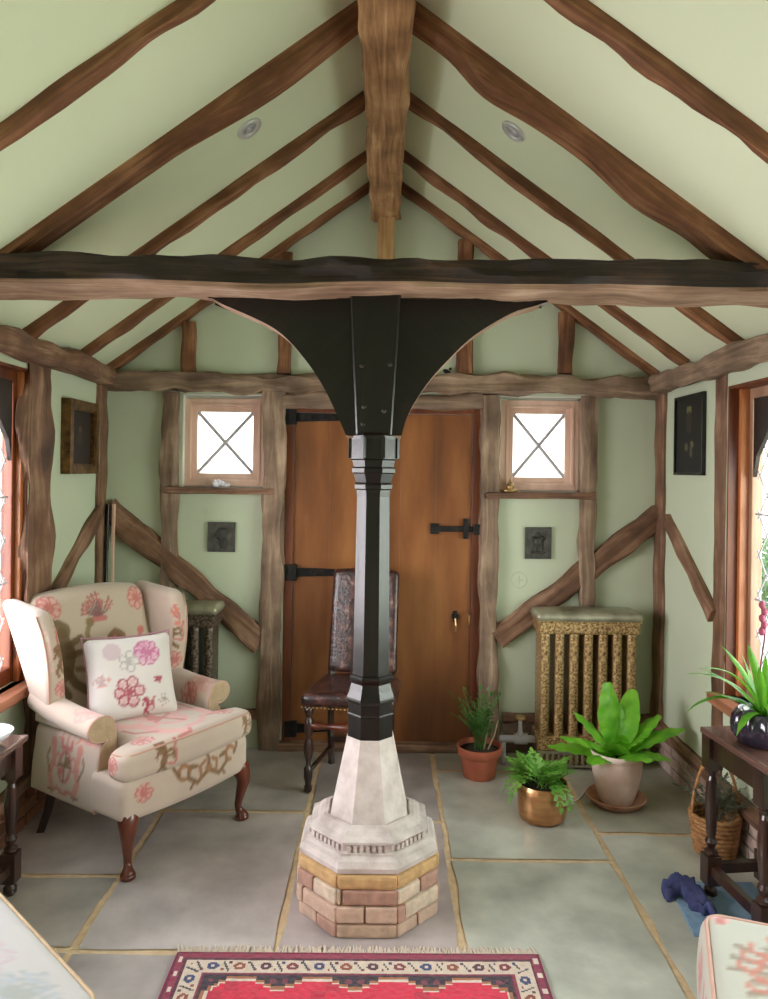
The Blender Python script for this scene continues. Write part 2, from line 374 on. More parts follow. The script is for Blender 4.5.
def crest(c, c2, c3):
    s = [(arc(0, -.05, .32, 0, 360, 16, .48), .07, c), ([(0, .4), (0, -.5)], .05, c2), ([(-.28, 0), (.28, 0)], .05, c2), ([(-.12, .15)], .13, c2), ([(.13, -.2)], .13, c),
         ([(-.22, .55), (.22, .55)], .09, c), ([(-.25, .6), (-.28, .82)], .06, c), ([(0, .6), (0, .9)], .07, c), ([(.25, .6), (.28, .82)], .06, c)]
    for sg in (-1, 1):
        s += [([(sg*.72, .55), (sg*.62, .1), (sg*.78, -.4), (sg*.6, -.85)], .13, c3), ([(sg*.74, .62)], .17, c3), ([(sg*.62, .2), (sg*.4, .3)], .06, c3), ([(sg*.66, -.05), (sg*.42, -.1)], .06, c3),
              ([(sg*.8, -.3), (sg*1.0, .1), (sg*.92, .4)], .045, c2), ([(sg*.3, -.75), (sg*.6, -.95), (sg*.9, -.85)], .04, c2), (arc(sg*.45, .95, .16, 0, 270, 6), .04, c3)]
    s.append(([(-.4, -.78), (0, -.9), (.4, -.78)], .07, c)); return s
def scrollwork(c, c2):
    s = []
    for sg in (-1, 1):
        s += [([(sg*.1, -.1), (sg*.45, -.3), (sg*.8, -.05), (sg*.75, .25), (sg*.5, .2)], .07, c), (arc(sg*.95, .15, .2, 0, 280, 8), .06, c2), ([(sg*.3, -.2), (sg*.35, .15), (sg*.15, .25)], .06, c2),
              ([(sg*.6, -.25), (sg*.7, -.4)], .05, c), ([(sg*1.15, .1), (sg*1.3, .35)], .06, c)]
    s += [([(0, 0)], .15, c2), ([(0, .15), (0, .35)], .07, c)]; return s
ROSE, PINK, BRN, TAUPE, CRIM = lin(196, 112, 104), lin(220, 160, 152), lin(128, 92, 56), lin(150, 124, 104), lin(178, 60, 84)
CREAM = lin(202, 182, 166)

# ================================================================== STRUCTURE
# floor: one object, big flagstones with sandy joints
def make_floor():
    cols_ = {(-1.75, -1.02): [-1.6, .5, 1.3, 2.48, 2.93, 3.6, 4.45], (-1.02, -.345): [-1.6, .3, 1.1, 1.9, 2.475, 3.5, 4.45],
             (-.345, .28): [-1.6, .6, 1.5, 2.45, 3.42, 4.45], (.28, .955): [-1.6, .2, 1.6, 3.09, 4.0, 4.45], (.955, 1.75): [-1.6, .6, 1.7, 3.33, 4.45]}
    slabs = [(x[0], x[1], a, b) for x, ys in cols_.items() for a, b in zip(ys, ys[1:])]
    stones = [lin(200, 186, 184), lin(208, 196, 192), lin(190, 180, 176), lin(210, 198, 192), lin(200, 192, 184)]
    r = random.Random(3); bm = bmesh.new(); cl = bm.loops.layers.float_color.new('print')
    fl = bm.verts
    q = [fl.new((x, y, -.006)) for x, y in ((-1.8, -1.7), (1.8, -1.7), (1.8, 4.5), (-1.8, 4.5))]; f = bm.faces.new(q); f.material_index = 1
    q2 = [fl.new((x, y, -.1)) for x, y in ((-1.8, -1.7), (1.8, -1.7), (1.8, 4.5), (-1.8, 4.5))]; f = bm.faces.new(q2[::-1]); f.material_index = 1
    for ri, (x0, x1, y0, y1) in enumerate(slabs):
        if True:
            ci = 0; g = .014; c = r.choice(stones); k = r.uniform(.88, 1.08); c = (c[0]*k, c[1]*k, c[2]*k, 1)
            if x0 > .2: c = lin(212, 212, 198) if y0 < 3.2 else lin(194, 190, 174)
            x0, x1 = x0+g, x1-g; ya, yb = y0+g, y1-g
            nx = max(2, int((x1-x0)/.06)); ny = max(2, int((yb-ya)/.06)); grid = []
            for j in range(ny+1):
                row = []
                for i in range(nx+1):
                    x = x0+(x1-x0)*i/nx; y = ya+(yb-ya)*j/ny
                    if i in (0, nx): x += .012*noise.noise(Vector((y*5, ci+ri*3, 1)))
                    if j in (0, ny): y += .012*noise.noise(Vector((x*5, ci+ri*3, 5)))
                    z = -.0015 if i in (0, nx) or j in (0, ny) else .0012*noise.noise(Vector((x*3, y*3, 2)))
                    row.append(fl.new((x, y, z)))
                grid.append(row)
            for j in range(ny):
                for i in range(nx):
                    f = bm.faces.new((grid[j][i], grid[j][i+1], grid[j+1][i+1], grid[j+1][i])); f.smooth = True
                    for lp in f.loops: lp[cl] = c
    me = bpy.data.meshes.new('floor'); bm.to_mesh(me); bm.free()
    me.materials.append(M['flags']); me.materials.append(M['mortar'])
    o = bpy.data.objects.new('floor', me); C.objects.link(o); o['kind'] = 'structure'
make_floor()

# ceiling: two slopes
bm = bmesh.new()
prism(bm, [(XM, ZA), (XM, ZA+.12), (-1.85, ceil_z(-1.85)+.12), (-1.85, ceil_z(-1.85))], -1.5, 4.5)
prism(bm, [(XM, ZA), (1.85, ceil_z(1.85)), (1.85, ceil_z(1.85)+.12), (XM, ZA+.12)], -1.5, 4.5)
struct('ceiling', bm, M['ceil'])

def holed(bm, axis, a0, a1, z0, z1, t0, t1, holes):
    """wall slab with rectangular holes; axis 'y' wall spans x, axis 'x' wall spans y"""
    As = sorted({a0, a1}|{h[0] for h in holes}|{h[1] for h in holes}); Zs = sorted({z0, z1}|{h[2] for h in holes}|{h[3] for h in holes})
    for i in range(len(As)-1):
        for j in range(len(Zs)-1):
            ca, cz = (As[i]+As[i+1])/2, (Zs[j]+Zs[j+1])/2
            if any(h[0] < ca < h[1] and h[2] < cz < h[3] for h in holes): continue
            if axis == 'y': box(bm, As[i], As[i+1], t0, t1, Zs[j], Zs[j+1])
            else: box(bm, t0, t1, As[i], As[i+1], Zs[j], Zs[j+1])
    bmesh.ops.remove_doubles(bm, verts=bm.verts, dist=1e-5)
    # drop interior faces shared by neighbouring boxes
    seen = {}
    for f in list(bm.faces):
        k = tuple(sorted(v.index for v in f.verts))
        seen.setdefault(k, []).append(f)
    bm.verts.index_update()
    seen = {}
    for f in bm.faces: seen.setdefault(frozenset(v.index for v in f.verts), []).append(f)
    kill = [f for fs in seen.values() if len(fs) > 1 for f in fs]
    bmesh.ops.delete(bm, geom=kill, context='FACES')
w1a = at(183, 394, YB); w1b = at(267, 489, YB); w2a = at(500, 396, YB); w2b = at(584, 494, YB)
dA = at(286, 405, YB); dB = at(481, 745, YB)
H1 = (w1a.x, w1b.x, w1b.z, w1a.z); H2 = (w2a.x, w2b.x, w2b.z, w2a.z); HD = (dA.x, dB.x, 0.0, dA.z)
bm = bmesh.new()
holed(bm, 'y', XL-.15, XR+.15, 0, 2.12, YB, YB+.14, [H1, H2, HD])
prism(bm, [(XL-.15, 2.12), (XR+.15, 2.12), (XR+.15, ceil_z(XR+.15)+.02), (XM, ZA+.02), (XL-.15, ceil_z(XL-.15)+.02)], YB, YB+.14)
struct('wall_back', bm, M['wall'])
WLz0, WLz1, WLy1 = .64, 2.03, 3.36
WRz0, WRz1, WRy1 = .60, 2.00, 3.41
bm = bmesh.new(); holed(bm, 'x', -1.5, YB, 0, 2.2, XL-.16, XL, [(.35, WLy1, WLz0, WLz1)]); struct('wall_left', bm, M['wall'])
bm = bmesh.new(); holed(bm, 'x', -1.5, YB, 0, 2.2, XR, XR+.16, [(.35, WRy1, WRz0, WRz1)]); struct('wall_right', bm, M['wall'])
bm = bmesh.new(); holed(bm, 'y', XL-.15, XR+.15, 0, 2.16, -1.5, -1.36, [])
prism(bm, [(XL-.15, 2.16), (XR+.15, 2.16), (XM, ZA+.02)], -1.5, -1.36); struct('wall_front', bm, M['wall'])
# garden ground outside, its pale surface added to bounce light onto the ceiling
bm = bmesh.new(); box(bm, -14, -1.81, -10, 14, -.3, -.12); box(bm, 1.81, 14, -10, 14, -.3, -.12); box(bm, -1.81, 1.81, 4.5, 14, -.3, -.12); box(bm, -1.81, 1.81, -10, -1.7, -.3, -.12)
o = obj('ground', bm, M['bounceground']); o['kind'] = 'structure'

# --- wall timbers (setting)
tn = [0]
def trim(bm, mat):
    tn[0] += 1; o = struct('trim_%d' % tn[0], bm, mat); autosmooth(o, 50); return o
sd = [0]
def T(p0, p1, w, d, side, mat, **k):
    sd[0] += 1; bm = bmesh.new(); timber(bm, p0, p1, w, d, side, seed=sd[0], **k); return trim(bm, M[mat])
PR = .035
def backT(px0, py0, px1, py1, wpx, mat='oakgrey', pr=PR, **k):
    a, b = at(px0, py0, YB-pr/2), at(px1, py1, YB-pr/2); return T(a, b, wpx/174.8, pr+.03, (0, -1, 0) if False else ((b-a).normalized().cross(Vector((0, 1, 0)))), mat, **k)
# plates
T((XL, YB-.04, 2.085), (XR, YB-.04, 2.08), .09, .095, (0, 1, 0), 'oakgrey', wob=.016, rough=.6)
T((XL+.04, -1.3, 2.10), (XL+.04, YB-.09, 2.105), .09, .10, (1, 0, 0), 'oak', wob=.01)
T((XR-.04, -1.3, 2.10), (XR-.04, YB-.09, 2.10), .09, .10, (1, 0, 0), 'oakgrey', wob=.01)
# back wall studs
for (x, y0, y1, w) in ((172, 392, 600, 16), (274, 392, 750, 21), (491, 396, 752, 18), (589, 396, 606, 15)):
    backT(x, y0, x-(y1-y0)*.0131, y1, w, wob=.008)
# gable studs
for (x, y0, w) in ((190, 318, 13), (286, 300, 13), (466, 244, 15), (566, 312, 14)):
    y0 = 470-(ceil_z(at(x, 300, YB).x)-1.6)*174.8+8
    backT(x, y0, x-(374-y0)*.0131, 374, w, 'oakrafter', wob=.006)
backT(386.5, 214, 384.5, 374, 17, 'kingoak', pr=.09, wob=.004)
# door head
T(at(284, 401, YB-.02), at(482, 403, YB-.02), .085, .07, (0, 0, 1), 'oakgrey', wob=.008)
# straight wall braces
backT(108, 508, 263, 642, 22, 'oak', wob=.008)
backT(660, 514, 497, 640, 21, 'oak', wob=.008)
# corner posts
T((XL-.004, YB-.085, 0), (XL-.004, YB-.085, 2.06), .05, .13, (1, 0, 0), 'oak', wob=.004)
T((XR+.004, YB-.075, 0), (XR+.004, YB-.075, 2.06), .05, .13, (1, 0, 0), 'oak', wob=.004)
# side wall: window posts and braces
a = onside(28, 500, XL+.01).y; b = onside(50, 500, XL+.01).y
T((XL-.004, (a+b)/2, 0), (XL-.004, (a+b)/2, 2.07), b-a, .05, (0, 1, 0), 'oak', wob=.008)
a = onside(729, 500, XR-.01).y; b = onside(714, 500, XR-.01).y
b += .01; a = 3.415; T((XR+.013, (a+b)/2, 0), (XR+.013, (a+b)/2, 2.07), b-a, .045, (0, 1, 0), 'oak', wob=.002)
pa, pb = onside(100, 508, XL+.005), onside(52, 596, XL+.005)
T(pa, pb, .09, .05, (0, 1, 0), 'oak', wob=.006)
pa, pb = onside(668, 520, XR-.005), onside(715, 616, XR-.005)
T(pa, pb, .075, .05, (0, 1, 0), 'oak', wob=.005)
# sole plates over brick plinths
T((XL+.02, -1.3, .2), (XL+.02, YB, .2), .06, .05, (1, 0, 0), 'oak', wob=.004)
T((XR-.02, -1.3, .2), (XR-.02, YB, .2), .06, .05, (1, 0, 0), 'sill' if False else 'oak', wob=.004)
T(at(500, 0, YB-.02)*0+Vector((dB.x+.12, YB-.02, .2)), (XR, YB-.02, .2), .05, .05, (0, 1, 0), 'oak', wob=.004)
T((XL, YB-.02, .2), (dA.x-.12, YB-.02, .2), .05, .05, (0, 1, 0), 'oak', wob=.004)
T((dA.x-.02, YB+.0, .02), (dB.x+.02, YB+.0, .02), .05, .09, (0, 0, 1), 'oak', wob=.003)   # door sill
def brickwall(name, axis, a0, a1, t0, t1, z0, z1, cols):
    r = random.Random(len(name)); bm = bmesh.new(); cl = bm.loops.layers.float_color.new('print')
    h = .058; z = z0; row = 0
    def setc(n0, c):
        bm.faces.ensure_lookup_table()
        for f in bm.faces[n0:]:
            for lp in f.loops: lp[cl] = c
    box(bm, *((a0, a1, t0+.008, t1-.008) if axis == 'y' else (t0+.008, t1-.008, a0, a1)), z0, z1-.004); setc(0, lin(176, 158, 138))
    while z+h <= z1+.01:
        a = a0-(.1 if row % 2 else 0)
        while a < a1:
            s, e = max(a, a0)+.004, min(a+.205, a1)-.004
            if e-s > .02:
                n0 = len(bm.faces)
                q = (s, e, t0, t1) if axis == 'y' else (t0, t1, s, e)
                box(bm, *q, z+.004, min(z+h-.004, z1), bev=.004); setc(n0, r.choice(cols))
            a += .21
        z += h; row += 1
    return struct(name, bm, M['brick'])
tc_ = [lin(196, 170, 158), lin(208, 188, 176), lin(186, 156, 142)]
brickwall('baseboard_right', 'x', -1.3, YB-.01, XR-.03, XR+.01, 0, .178, tc_)
brickwall('baseboard_left', 'x', -1.3, YB-.01, XL-.01, XL+.03, 0, .178, [lin(134, 84, 58), lin(152, 104, 74), lin(116, 74, 54)])
brickwall('baseboard_back', 'y', dB.x+.11, XR-.03, YB-.03, YB+.01, 0, .178, [lin(110, 88, 72), lin(128, 104, 86)])

# --- windows in the back wall
def small_window(n, px0, px1, py0, py1, H):
    root = sempty('window_%d' % n)
    Y = YB+.03; a = at(px0, py0, Y); b = at(px1, py1, Y); x0, x1, z0, z1 = a.x, b.x, b.z, a.z
    def ring(bm, x0, x1, z0, z1, w, y0, y1):
        box(bm, x0, x0+w, y0, y1, z0, z1, .003); box(bm, x1-w, x1, y0, y1, z0, z1, .003)
        box(bm, x0+w, x1-w, y0, y1, z0, z0+w, .003); box(bm, x0+w, x1-w, y0, y1, z1-w, z1, .003)
    bm = bmesh.new(); ring(bm, x0, x1, z0, z1, .035, Y, Y+.08); ring(bm, x0+.03, x1-.03, z0+.03, z1-.03, .015, Y-.008, Y+.04)
    obj('window_frame', bm, M['winoak'], root)
    bm = bmesh.new(); ring(bm, x0+.038, x1-.038, z0+.038, z1-.038, .038, Y+.015, Y+.06); obj('casement', bm, M['winoak'], root)
    g = .07
    bm = bmesh.new(); box(bm, x0+g, x1-g, Y+.036, Y+.041, z0+g, z1-g); obj('pane', bm, M['glass'], root)
    bm = bmesh.new(); yy = Y+.03
    for p, q in (((x0+g, yy, z0+g), (x1-g, yy, z1-g)), ((x0+g, yy, z1-g), (x1-g, yy, z0+g))): tube(bm, [p, q], .0105, 8)
    obj('lead', bm, M['lead'], root)
    # lime-washed reveal lining
    bm = bmesh.new(); xa, xb, za, zb = H; e = .006
    box(bm, xa, xa+e, YB-.002, YB+.14, za, zb); box(bm, xb-e, xb, YB-.002, YB+.14, za, zb); box(bm, xa, xb, YB-.002, YB+.14, zb-e, zb); box(bm, xa, xb, YB+.0, YB+.14, za, za+e)
    # fill between lining and frame
    if x0-xa > .002: box(bm, xa, x0, Y+.03, Y+.05, za, zb)
    if xb-x1 > .002: box(bm, x1, xb, Y+.03, Y+.05, za, zb)
    if zb-z1 > .002: box(bm, xa, xb, Y+.03, Y+.05, z1, zb)
    if z0-za > .002: box(bm, xa, xb, Y+.03, Y+.05, za, z0)
    obj('reveal', bm, M['white'], root)
    bm = bmesh.new(); timber(bm, (xa-.08, YB-.02, za-.014), (xb+.05, YB-.02, za-.014), .10, .034, (0, 1, 0), wob=.003, seed=n+40)
    obj('window_sill', bm, M['oak'], root)
small_window(1, 184, 265, 398, 487, H1)
small_window(2, 501, 578, 400, 491, H2)

# --- side windows: oak frame, leaded lights, cusped heads
def side_window(n, s, X, z0, z1, y0, y1, nl, fm, off=.085, bw=.04):
    root = sempty('window_%d' % n)
    g0, g1 = X+s*off, X+s*(off+.05); lo, hi = min(g0, g1), max(g0, g1)
    bm = bmesh.new()
    box(bm, lo, hi, y0, y0+.06, z0, z1, .004); box(bm, lo, hi, y1-.06, y1, z0, z1, .004)
    box(bm, lo, hi, y0+.06, y1-.06, z0, z0+.07, .004); box(bm, lo, hi, y0+.06, y1-.06, z1-.07, z1, .004)
    obj('window_frame', bm, M[fm], root)
    # inner lining: the orange strip and the shadowed reveal
    bm = bmesh.new(); a, b = sorted((X+s*.002, X+s*off))
    box(bm, a, b, y1-.012, y1, z0, z1); box(bm, a, b, y0, y0+.012, z0, z1); box(bm, a, b, y0+.012, y1-.012, z1-.014, z1)
    obj('lining', bm, M['doorframe'], root)
    bm = bmesh.new(); a2, b2 = sorted((X+s*(off-bw), X+s*off)); box(bm, a2, b2, y1-.035, y1-.012, z0, z1-.014, .003)
    obj('stop_bead', bm, M['orange'], root)
    wl_ = (y1-y0-.12)/nl; xm = (lo+hi)/2
    for i in range(nl):
        ya = y0+.06+wl_*i; yb = ya+wl_
        if i:
            bm = bmesh.new(); box(bm, lo-.01, hi+.01, ya-.025, ya+.025, z0+.07, z1-.07, .006); obj('mullion', bm, M[fm], root)
        ya += .02; yb -= .02
        bm = bmesh.new(); box(bm, xm-.002, xm+.002, ya, yb, z0+.07, z1-.07); obj('pane', bm, M['glass'], root)
        # leaded lozenges
        bm = bmesh.new(); zb_, zt = z0+.07, z1-.07; st = .13; x_ = xm-s*.006
        W = yb-ya; Hh = zt-zb_; k = 1.35
        c = -Hh/k
        while c < W:
            for sg in (1, -1):
                pts = []
                t0 = max(0, -c); t1 = min(W-c, Hh/k)
                if t1 > t0:
                    q0, q1 = c+t0, c+t1
                    if sg < 0: q0, q1 = W-q0, W-q1
                    tube(bm, [(x_, ya+q0, zb_+t0*k), (x_, ya+q1, zb_+t1*k)], .004, 4)
            c += st
        for zz in (zb_+Hh*.3, zb_+Hh*.6): tube(bm, [(x_-s*.008, ya, zz), (x_-s*.008, yb, zz)], .005, 6)
        obj('lead', bm, M['lead'], root)
        # pointed, cusped head
        A = []; n_ = 10; ym = (ya+yb)/2; hw = W/2; base = z1-.07-.34
        out = [(ya, base), (ya, z1-.06), (yb, z1-.06), (yb, base)]
        curve = []
        for j in range(1, 2*n_):
            q = j/(2*n_); u_ = abs(2*q-1); yy = yb-W*q; h = math.sqrt(max(0, 1-u_**2.2)); cusp = .035*abs(math.sin(q*PI*4))
            curve.append((yy, base+.25*h-cusp*(0.4 if h < .3 else 1)))
        bm = bmesh.new(); 
        outer = [(yb-W*j/(2*n_), z1-.06) for j in range(1, 2*n_)]
        fullc = [(yb, base)]+curve+[(ya, base)]; fullo = [(yb, z1-.06)]+outer+[(ya, z1-.06)]
        for xx0, xx1 in ((xm-s*.012, xm-s*.03),):
            V = lambda p, x: bm.verts.new((x, p[0], p[1]))
            r0 = [V(p, xx0) for p in fullc]; r1 = [V(p, xx0) for p in fullo]; r2 = [V(p, xx1) for p in fullc]; r3 = [V(p, xx1) for p in fullo]
            for j in range(len(r0)-1):
                bm.faces.new((r0[j], r0[j+1], r1[j+1], r1[j])); bm.faces.new((r2[j], r2[j+1], r3[j+1], r3[j])); bm.faces.new((r0[j], r0[j+1], r2[j+1], r2[j])); bm.faces.new((r1[j], r1[j+1], r3[j+1], r3[j]))
        obj('tracery_head', bm, M['oakbeam'], root)
    bm = bmesh.new(); a, b = sorted((X-s*.06, X+s*off)); box(bm, a, b, y0-.04, y1+.05, z0-.045, z0, .006); obj('window_sill', bm, M['sill'], root)
    return root
side_window(3, -1, XL, WLz0, WLz1, .35, WLy1, 5, 'doorframe', .04, .025)
side_window(4, 1, XR, WRz0, WRz1, .35, WRy1, 5, 'palejamb')
# --- door
root = sempty('door_1'); YD = YB+.015
bm = bmesh.new(); z1 = dA.z; fw = .05
box(bm, dA.x, dA.x+fw, YD-.02, YD+.06, .04, z1, .004); box(bm, dB.x-fw-.02, dB.x, YD-.02, YD+.06, .04, z1, .004); box(bm, dA.x+fw, dB.x-fw-.02, YD-.02, YD+.06, z1-.04, z1, .004)
obj('door_frame', bm, M['doorframe'], root)
bm = bmesh.new(); xa, xb = dA.x+fw+.002, dB.x-fw-.022; nb = 5
for i in range(nb):
    box(bm, xa+(xb-xa)*i/nb, xa+(xb-xa)*(i+1)/nb, YD, YD+.045, .045, z1-.042, .0015)
obj('door_leaf', bm, M['door'], root)
def strap(py, px1):
    a = at(288, py, YD-.01); b = at(px1, py+1, YD-.01); bm = bmesh.new(); z = a.z
    box(bm, a.x-.02, a.x+.05, YD-.032, YD-.004, z-.045, z+.045, .003)
    prism(bm, [(a.x+.05, z+.026), (b.x-.03, z+.014), (b.x, z), (b.x-.03, z-.014), (a.x+.05, z-.026)], YD-.012, YD-.001)
    for k in range(4):
        x = a.x+.02+(b.x-a.x)*k/4; lathe_p = bmesh.ops.create_uvsphere(bm, u_segments=8, v_segments=6, radius=.008, matrix=Matrix.Translation((x, YD-.014, z)))
    obj('strap_hinge', bm, M['iron'], root)
strap(417, 372); strap(572, 372); strap(728, 340)
bm = bmesh.new(); p = at(468, 529, YD); q = at(432, 528, YD)
box(bm, q.x, p.x+.05, YD-.022, YD-.006, p.z-.016, p.z+.016, .003); box(bm, q.x-.01, q.x+.04, YD-.014, YD-.001, p.z-.03, p.z+.03, .003)
box(bm, p.x-.03, p.x+.0, YD-.03, YD-.001, p.z-.055, p.z+.06, .004); box(bm, p.x+.03, p.x+.075, YD-.045, YD-.018, p.z-.03, p.z+.03, .003)
obj('door_latch', bm, M['iron'], root)
p = at(455, 616, YD); bm = bmesh.new(); tube(bm, [(p.x, YD-.001, p.z), (p.x, YD-.014, p.z)], .02, 14); tube(bm, [(p.x, YD-.013, p.z), (p.x, YD-.02, p.z)], .009, 10); box(bm, p.x-.012, p.x+.012, YD-.006, YD-.001, p.z-.035, p.z+.03, .002)
obj('escutcheon', bm, M['iron'], root)
bm = bmesh.new(); tube(bm, [(p.x, YD-.02, p.z-.01), (p.x+.004, YD-.03, p.z-.05), (p.x+.002, YD-.024, p.z-.085)], .005, 6); obj('key', bm, M['brass'], root)
p = at(467, 618, YD); bm = bmesh.new(); tube(bm, catmull([(p.x, YD-.015, p.z+.04), (p.x+.005, YD-.05, p.z+.02), (p.x+.005, YD-.05, p.z-.02), (p.x, YD-.015, p.z-.04)], 4), .006, 8); obj('door_handle', bm, M['brass'], root)

# ================================================================== ROOF TIMBERS
def rafter(side, Yf, w, d, label, seed, wob=.006):
    x0 = XM+side*.06; x1 = (XL+.02) if side < 0 else (XR-.02)
    sl = Vector((side, 0, -SL)).normalized(); nrm = Vector((-side*SL, 0, -1)).normalized()
    p0 = Vector((x0, Yf+w/2, ceil_z(x0)))+nrm*(d/2-.018); p1 = Vector((x1, Yf+w/2, ceil_z(x1)))+nrm*(d/2-.018)
    bm = bmesh.new(); timber(bm, p0, p1, w, d, (0, 1, 0), wob=wob, seed=seed)
    o = obj('rafter', bm, M['oakrafter']); autosmooth(o, 50)
    tag(o, label, 'rafter', 'common rafters of the roof')
names = {2.05: 'nearest the camera, leaving the top of the view', 3.21: 'just beyond the ceiling downlight', 3.80: 'second from the gable wall', 4.22: 'against the gable wall'}
for Yf, w, d in ((2.05, .045, .06), (3.21, .05, .065), (3.80, .05, .06), (4.22, .055, .06)):
    for s, sn in ((-1, 'left'), (1, 'right')):
        rafter(s, Yf, w, d, 'brown oak rafter, %s slope, %s' % (sn, names[Yf]), Yf*3+s)
def principal(low, side, label):
    bm = bmesh.new(); Yf, Yk = 2.585, 2.70
    low = catmull([at(x, y, Yk-.02) for x, y in low], 5)
    outl = [(p.x, min(p.z, ceil_z(p.x)-.035)) for p in low]
    xe = outl[-1][0]; xs_ = outl[0][0]
    top = [(x, ceil_z(x)+.03) for x in [xe+(xs_-xe)*k/8 for k in range(9)]]
    prism(bm, outl+top, Yf, Yk)
    uvl = bm.loops.layers.uv.verify()
    for f in bm.faces:
        for lp in f.loops:
            c = lp.vert.co; lp[uvl].uv = (c.x*1.25, c.z+SL*abs(c.x)+c.y)
    fs = [f for f in bm.faces if len(f.verts) > 4]
    bmesh.ops.bevel(bm, geom=[e for e in bm.edges if any(f in fs for f in e.link_faces)], offset=.012, segments=2, affect='EDGES')
    o = obj('principal_rafter', bm, M['oakrafter']); tag(o, label, 'rafter', 'heavy crooked rafters over the tie beam'); autosmooth(o, 35)
principal([(372, 22), (357, 32), (275, 95), (190, 145), (120, 185), (75, 210), (30, 252), (-30, 292)], -1, 'heavy crooked oak rafter on the left slope, rising from the tie beam to the ridge')
principal([(400, 22), (414, 32), (449, 58), (484, 95), (534, 125), (584, 160), (634, 205), (684, 235), (719, 262), (790, 300)], 1, 'heavy crooked oak rafter on the right slope, bulging above the tie beam')
bm = bmesh.new(); timber(bm, (XM-.002, -1.3, 3.13), (XM-.002, YB-.005, 3.13), .165, .22, (1, 0, 0), wob=.008, seed=4, rough=.5)
o = obj('ridge_beam', bm, M['oakridge']); autosmooth(o, 50); tag(o, 'thick cracked honey-brown ridge beam running under the roof apex', 'beam')
bm = bmesh.new(); timber(bm, (XL-.01, 2.69, 2.278), (XR+.01, 2.69, 2.278), .255, .10, (0, 1, 0), wob=.008, seed=11, rough=.5)
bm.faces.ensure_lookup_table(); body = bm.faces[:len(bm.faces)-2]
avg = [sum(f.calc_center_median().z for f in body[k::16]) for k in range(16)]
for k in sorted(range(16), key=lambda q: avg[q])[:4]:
    for f in body[k::16]: f.material_index = 1  # underside: raw wood plus floor bounce painted into the colour
o = obj('tie_beam', bm, [M['oakbeam'], M['oakrawlit']]); autosmooth(o, 50); tag(o, 'long dark oak tie beam crossing the room on top of the carved column', 'beam')

# downlights
def downlight(px, py, label):
    u, v = uv(px, py); k = 1 if u > 0 else -1
    # ray hits slope: 1.6 - vY/750 = ZA - SL*k*(uY/750-XM)
    Y = (ZA-1.6+SL*k*XM)/(-v/750+SL*k*u/750); p = Vector((u*Y/750, Y, 1.6-v*Y/750))
    t = thing('downlight', label, 'light', p, 0, 'recessed downlights'); nrm = Vector((-k*SL, 0, -1)).normalized()
    t.rotation_euler = Vector((0, 0, 1)).rotation_difference(nrm).to_euler()
    bm = bmesh.new(); lathe(bm, [(.030, .0), (.030, .008), (.050, .010), (.054, .003), (.054, -.004)], 28, cap=False); obj('trim_ring', bm, M['chrome'], t, True)
    bm = bmesh.new(); lathe(bm, [(.030, .004), (.018, -.0), (.006, .003)], 20); obj('bulb', bm, M['china'], t, True)
downlight(249, 128, 'round chrome downlight in the left ceiling slope')
downlight(514, 131, 'round chrome downlight in the right ceiling slope')

# ================================================================== THE COLUMN
CX, CY = -.046, 2.81
col = thing('column', 'carved oak column on a pale octagonal stone base in the middle of the room', 'column', (CX, CY, 0))
K8 = 1/math.cos(PI/8); R8 = PI/8
def oct_(bm, prof): lathe(bm, [(a*K8, z) for a, z in prof], 8, rot=R8)
# brick plinth
bm = bmesh.new(); cl = bm.loops.layers.float_color.new('print'); r = random.Random(5)
def setc(n0, c):
    bm.faces.ensure_lookup_table()
    for f in bm.faces[n0:]:
        for lp in f.loops: lp[cl] = c
oct_(bm, [(.240, 0), (.240, .208)]); setc(0, lin(190, 160, 120))
pal = [lin(206, 162, 140), lin(220, 186, 164), lin(194, 152, 134), lin(226, 204, 180), lin(212, 178, 154)]
for ci, (z0, z1, a) in enumerate(((.002, .046, .253), (.053, .107, .259), (.114, .164, .256), (.166, .213, .254))):
    for k in range(8):
        side = 2*a*math.tan(PI/8)
        cuts = [0, 1] if ci == 3 else ([0, .42+.15*r.random(), 1] if (ci+k) % 2 else [0, .08+.1*r.random(), 1])
        if ci == 0: cuts = [0, .5, 1] if k % 2 else [0, 1]
        for c0, c1 in zip(cuts, cuts[1:]):
            n0 = len(bm.faces); nv = len(bm.verts)
            jx = r.uniform(-.003, .004)
            box(bm, -side/2+side*c0+.003, -side/2+side*c1-.003, -a-jx, -a+.05, z0, z1, bev=.008 if ci < 3 else .012)
            bm.verts.ensure_lookup_table()
            bmesh.ops.rotate(bm, verts=bm.verts[nv:], cent=(0, 0, 0), matrix=Matrix.Rotation(k*PI/4, 3, 'Z'))
            setc(n0, r.choice(pal) if ci < 3 else r.choice([lin(212, 172, 120), lin(220, 182, 132)]))
obj('brick_plinth', bm, M['brick'], col)
bm = bmesh.new()
oct_(bm, [(.236, .213), (.246, .218), (.248, .235), (.238, .254), (.224, .259), (.219, .264), (.219, .272), (.207, .275), (.207, .298), (.214, .3), (.213, .308), (.19, .318), (.178, .331), (.165, .338), (.15, .34), (.143, .330)])
for k in range(8):   # dentils round the moulding
    for j in range(7):
        nv = len(bm.verts); x = (j-3)*.0215
        box(bm, x-.0065, x+.0065, -.2165, -.205, .276, .296); bm.verts.ensure_lookup_table()
        bmesh.ops.rotate(bm, verts=bm.verts[nv:], cent=(0, 0, 0), matrix=Matrix.Rotation(k*PI/4, 3, 'Z'))
obj('stone_plinth', bm, M['stone'], col)
bm = bmesh.new(); oct_(bm, [(.143, .325), (.113, .47), (.0845, .612), (.08, .616)]); obj('stone_base', bm, M['stone'], col)
bm = bmesh.new()
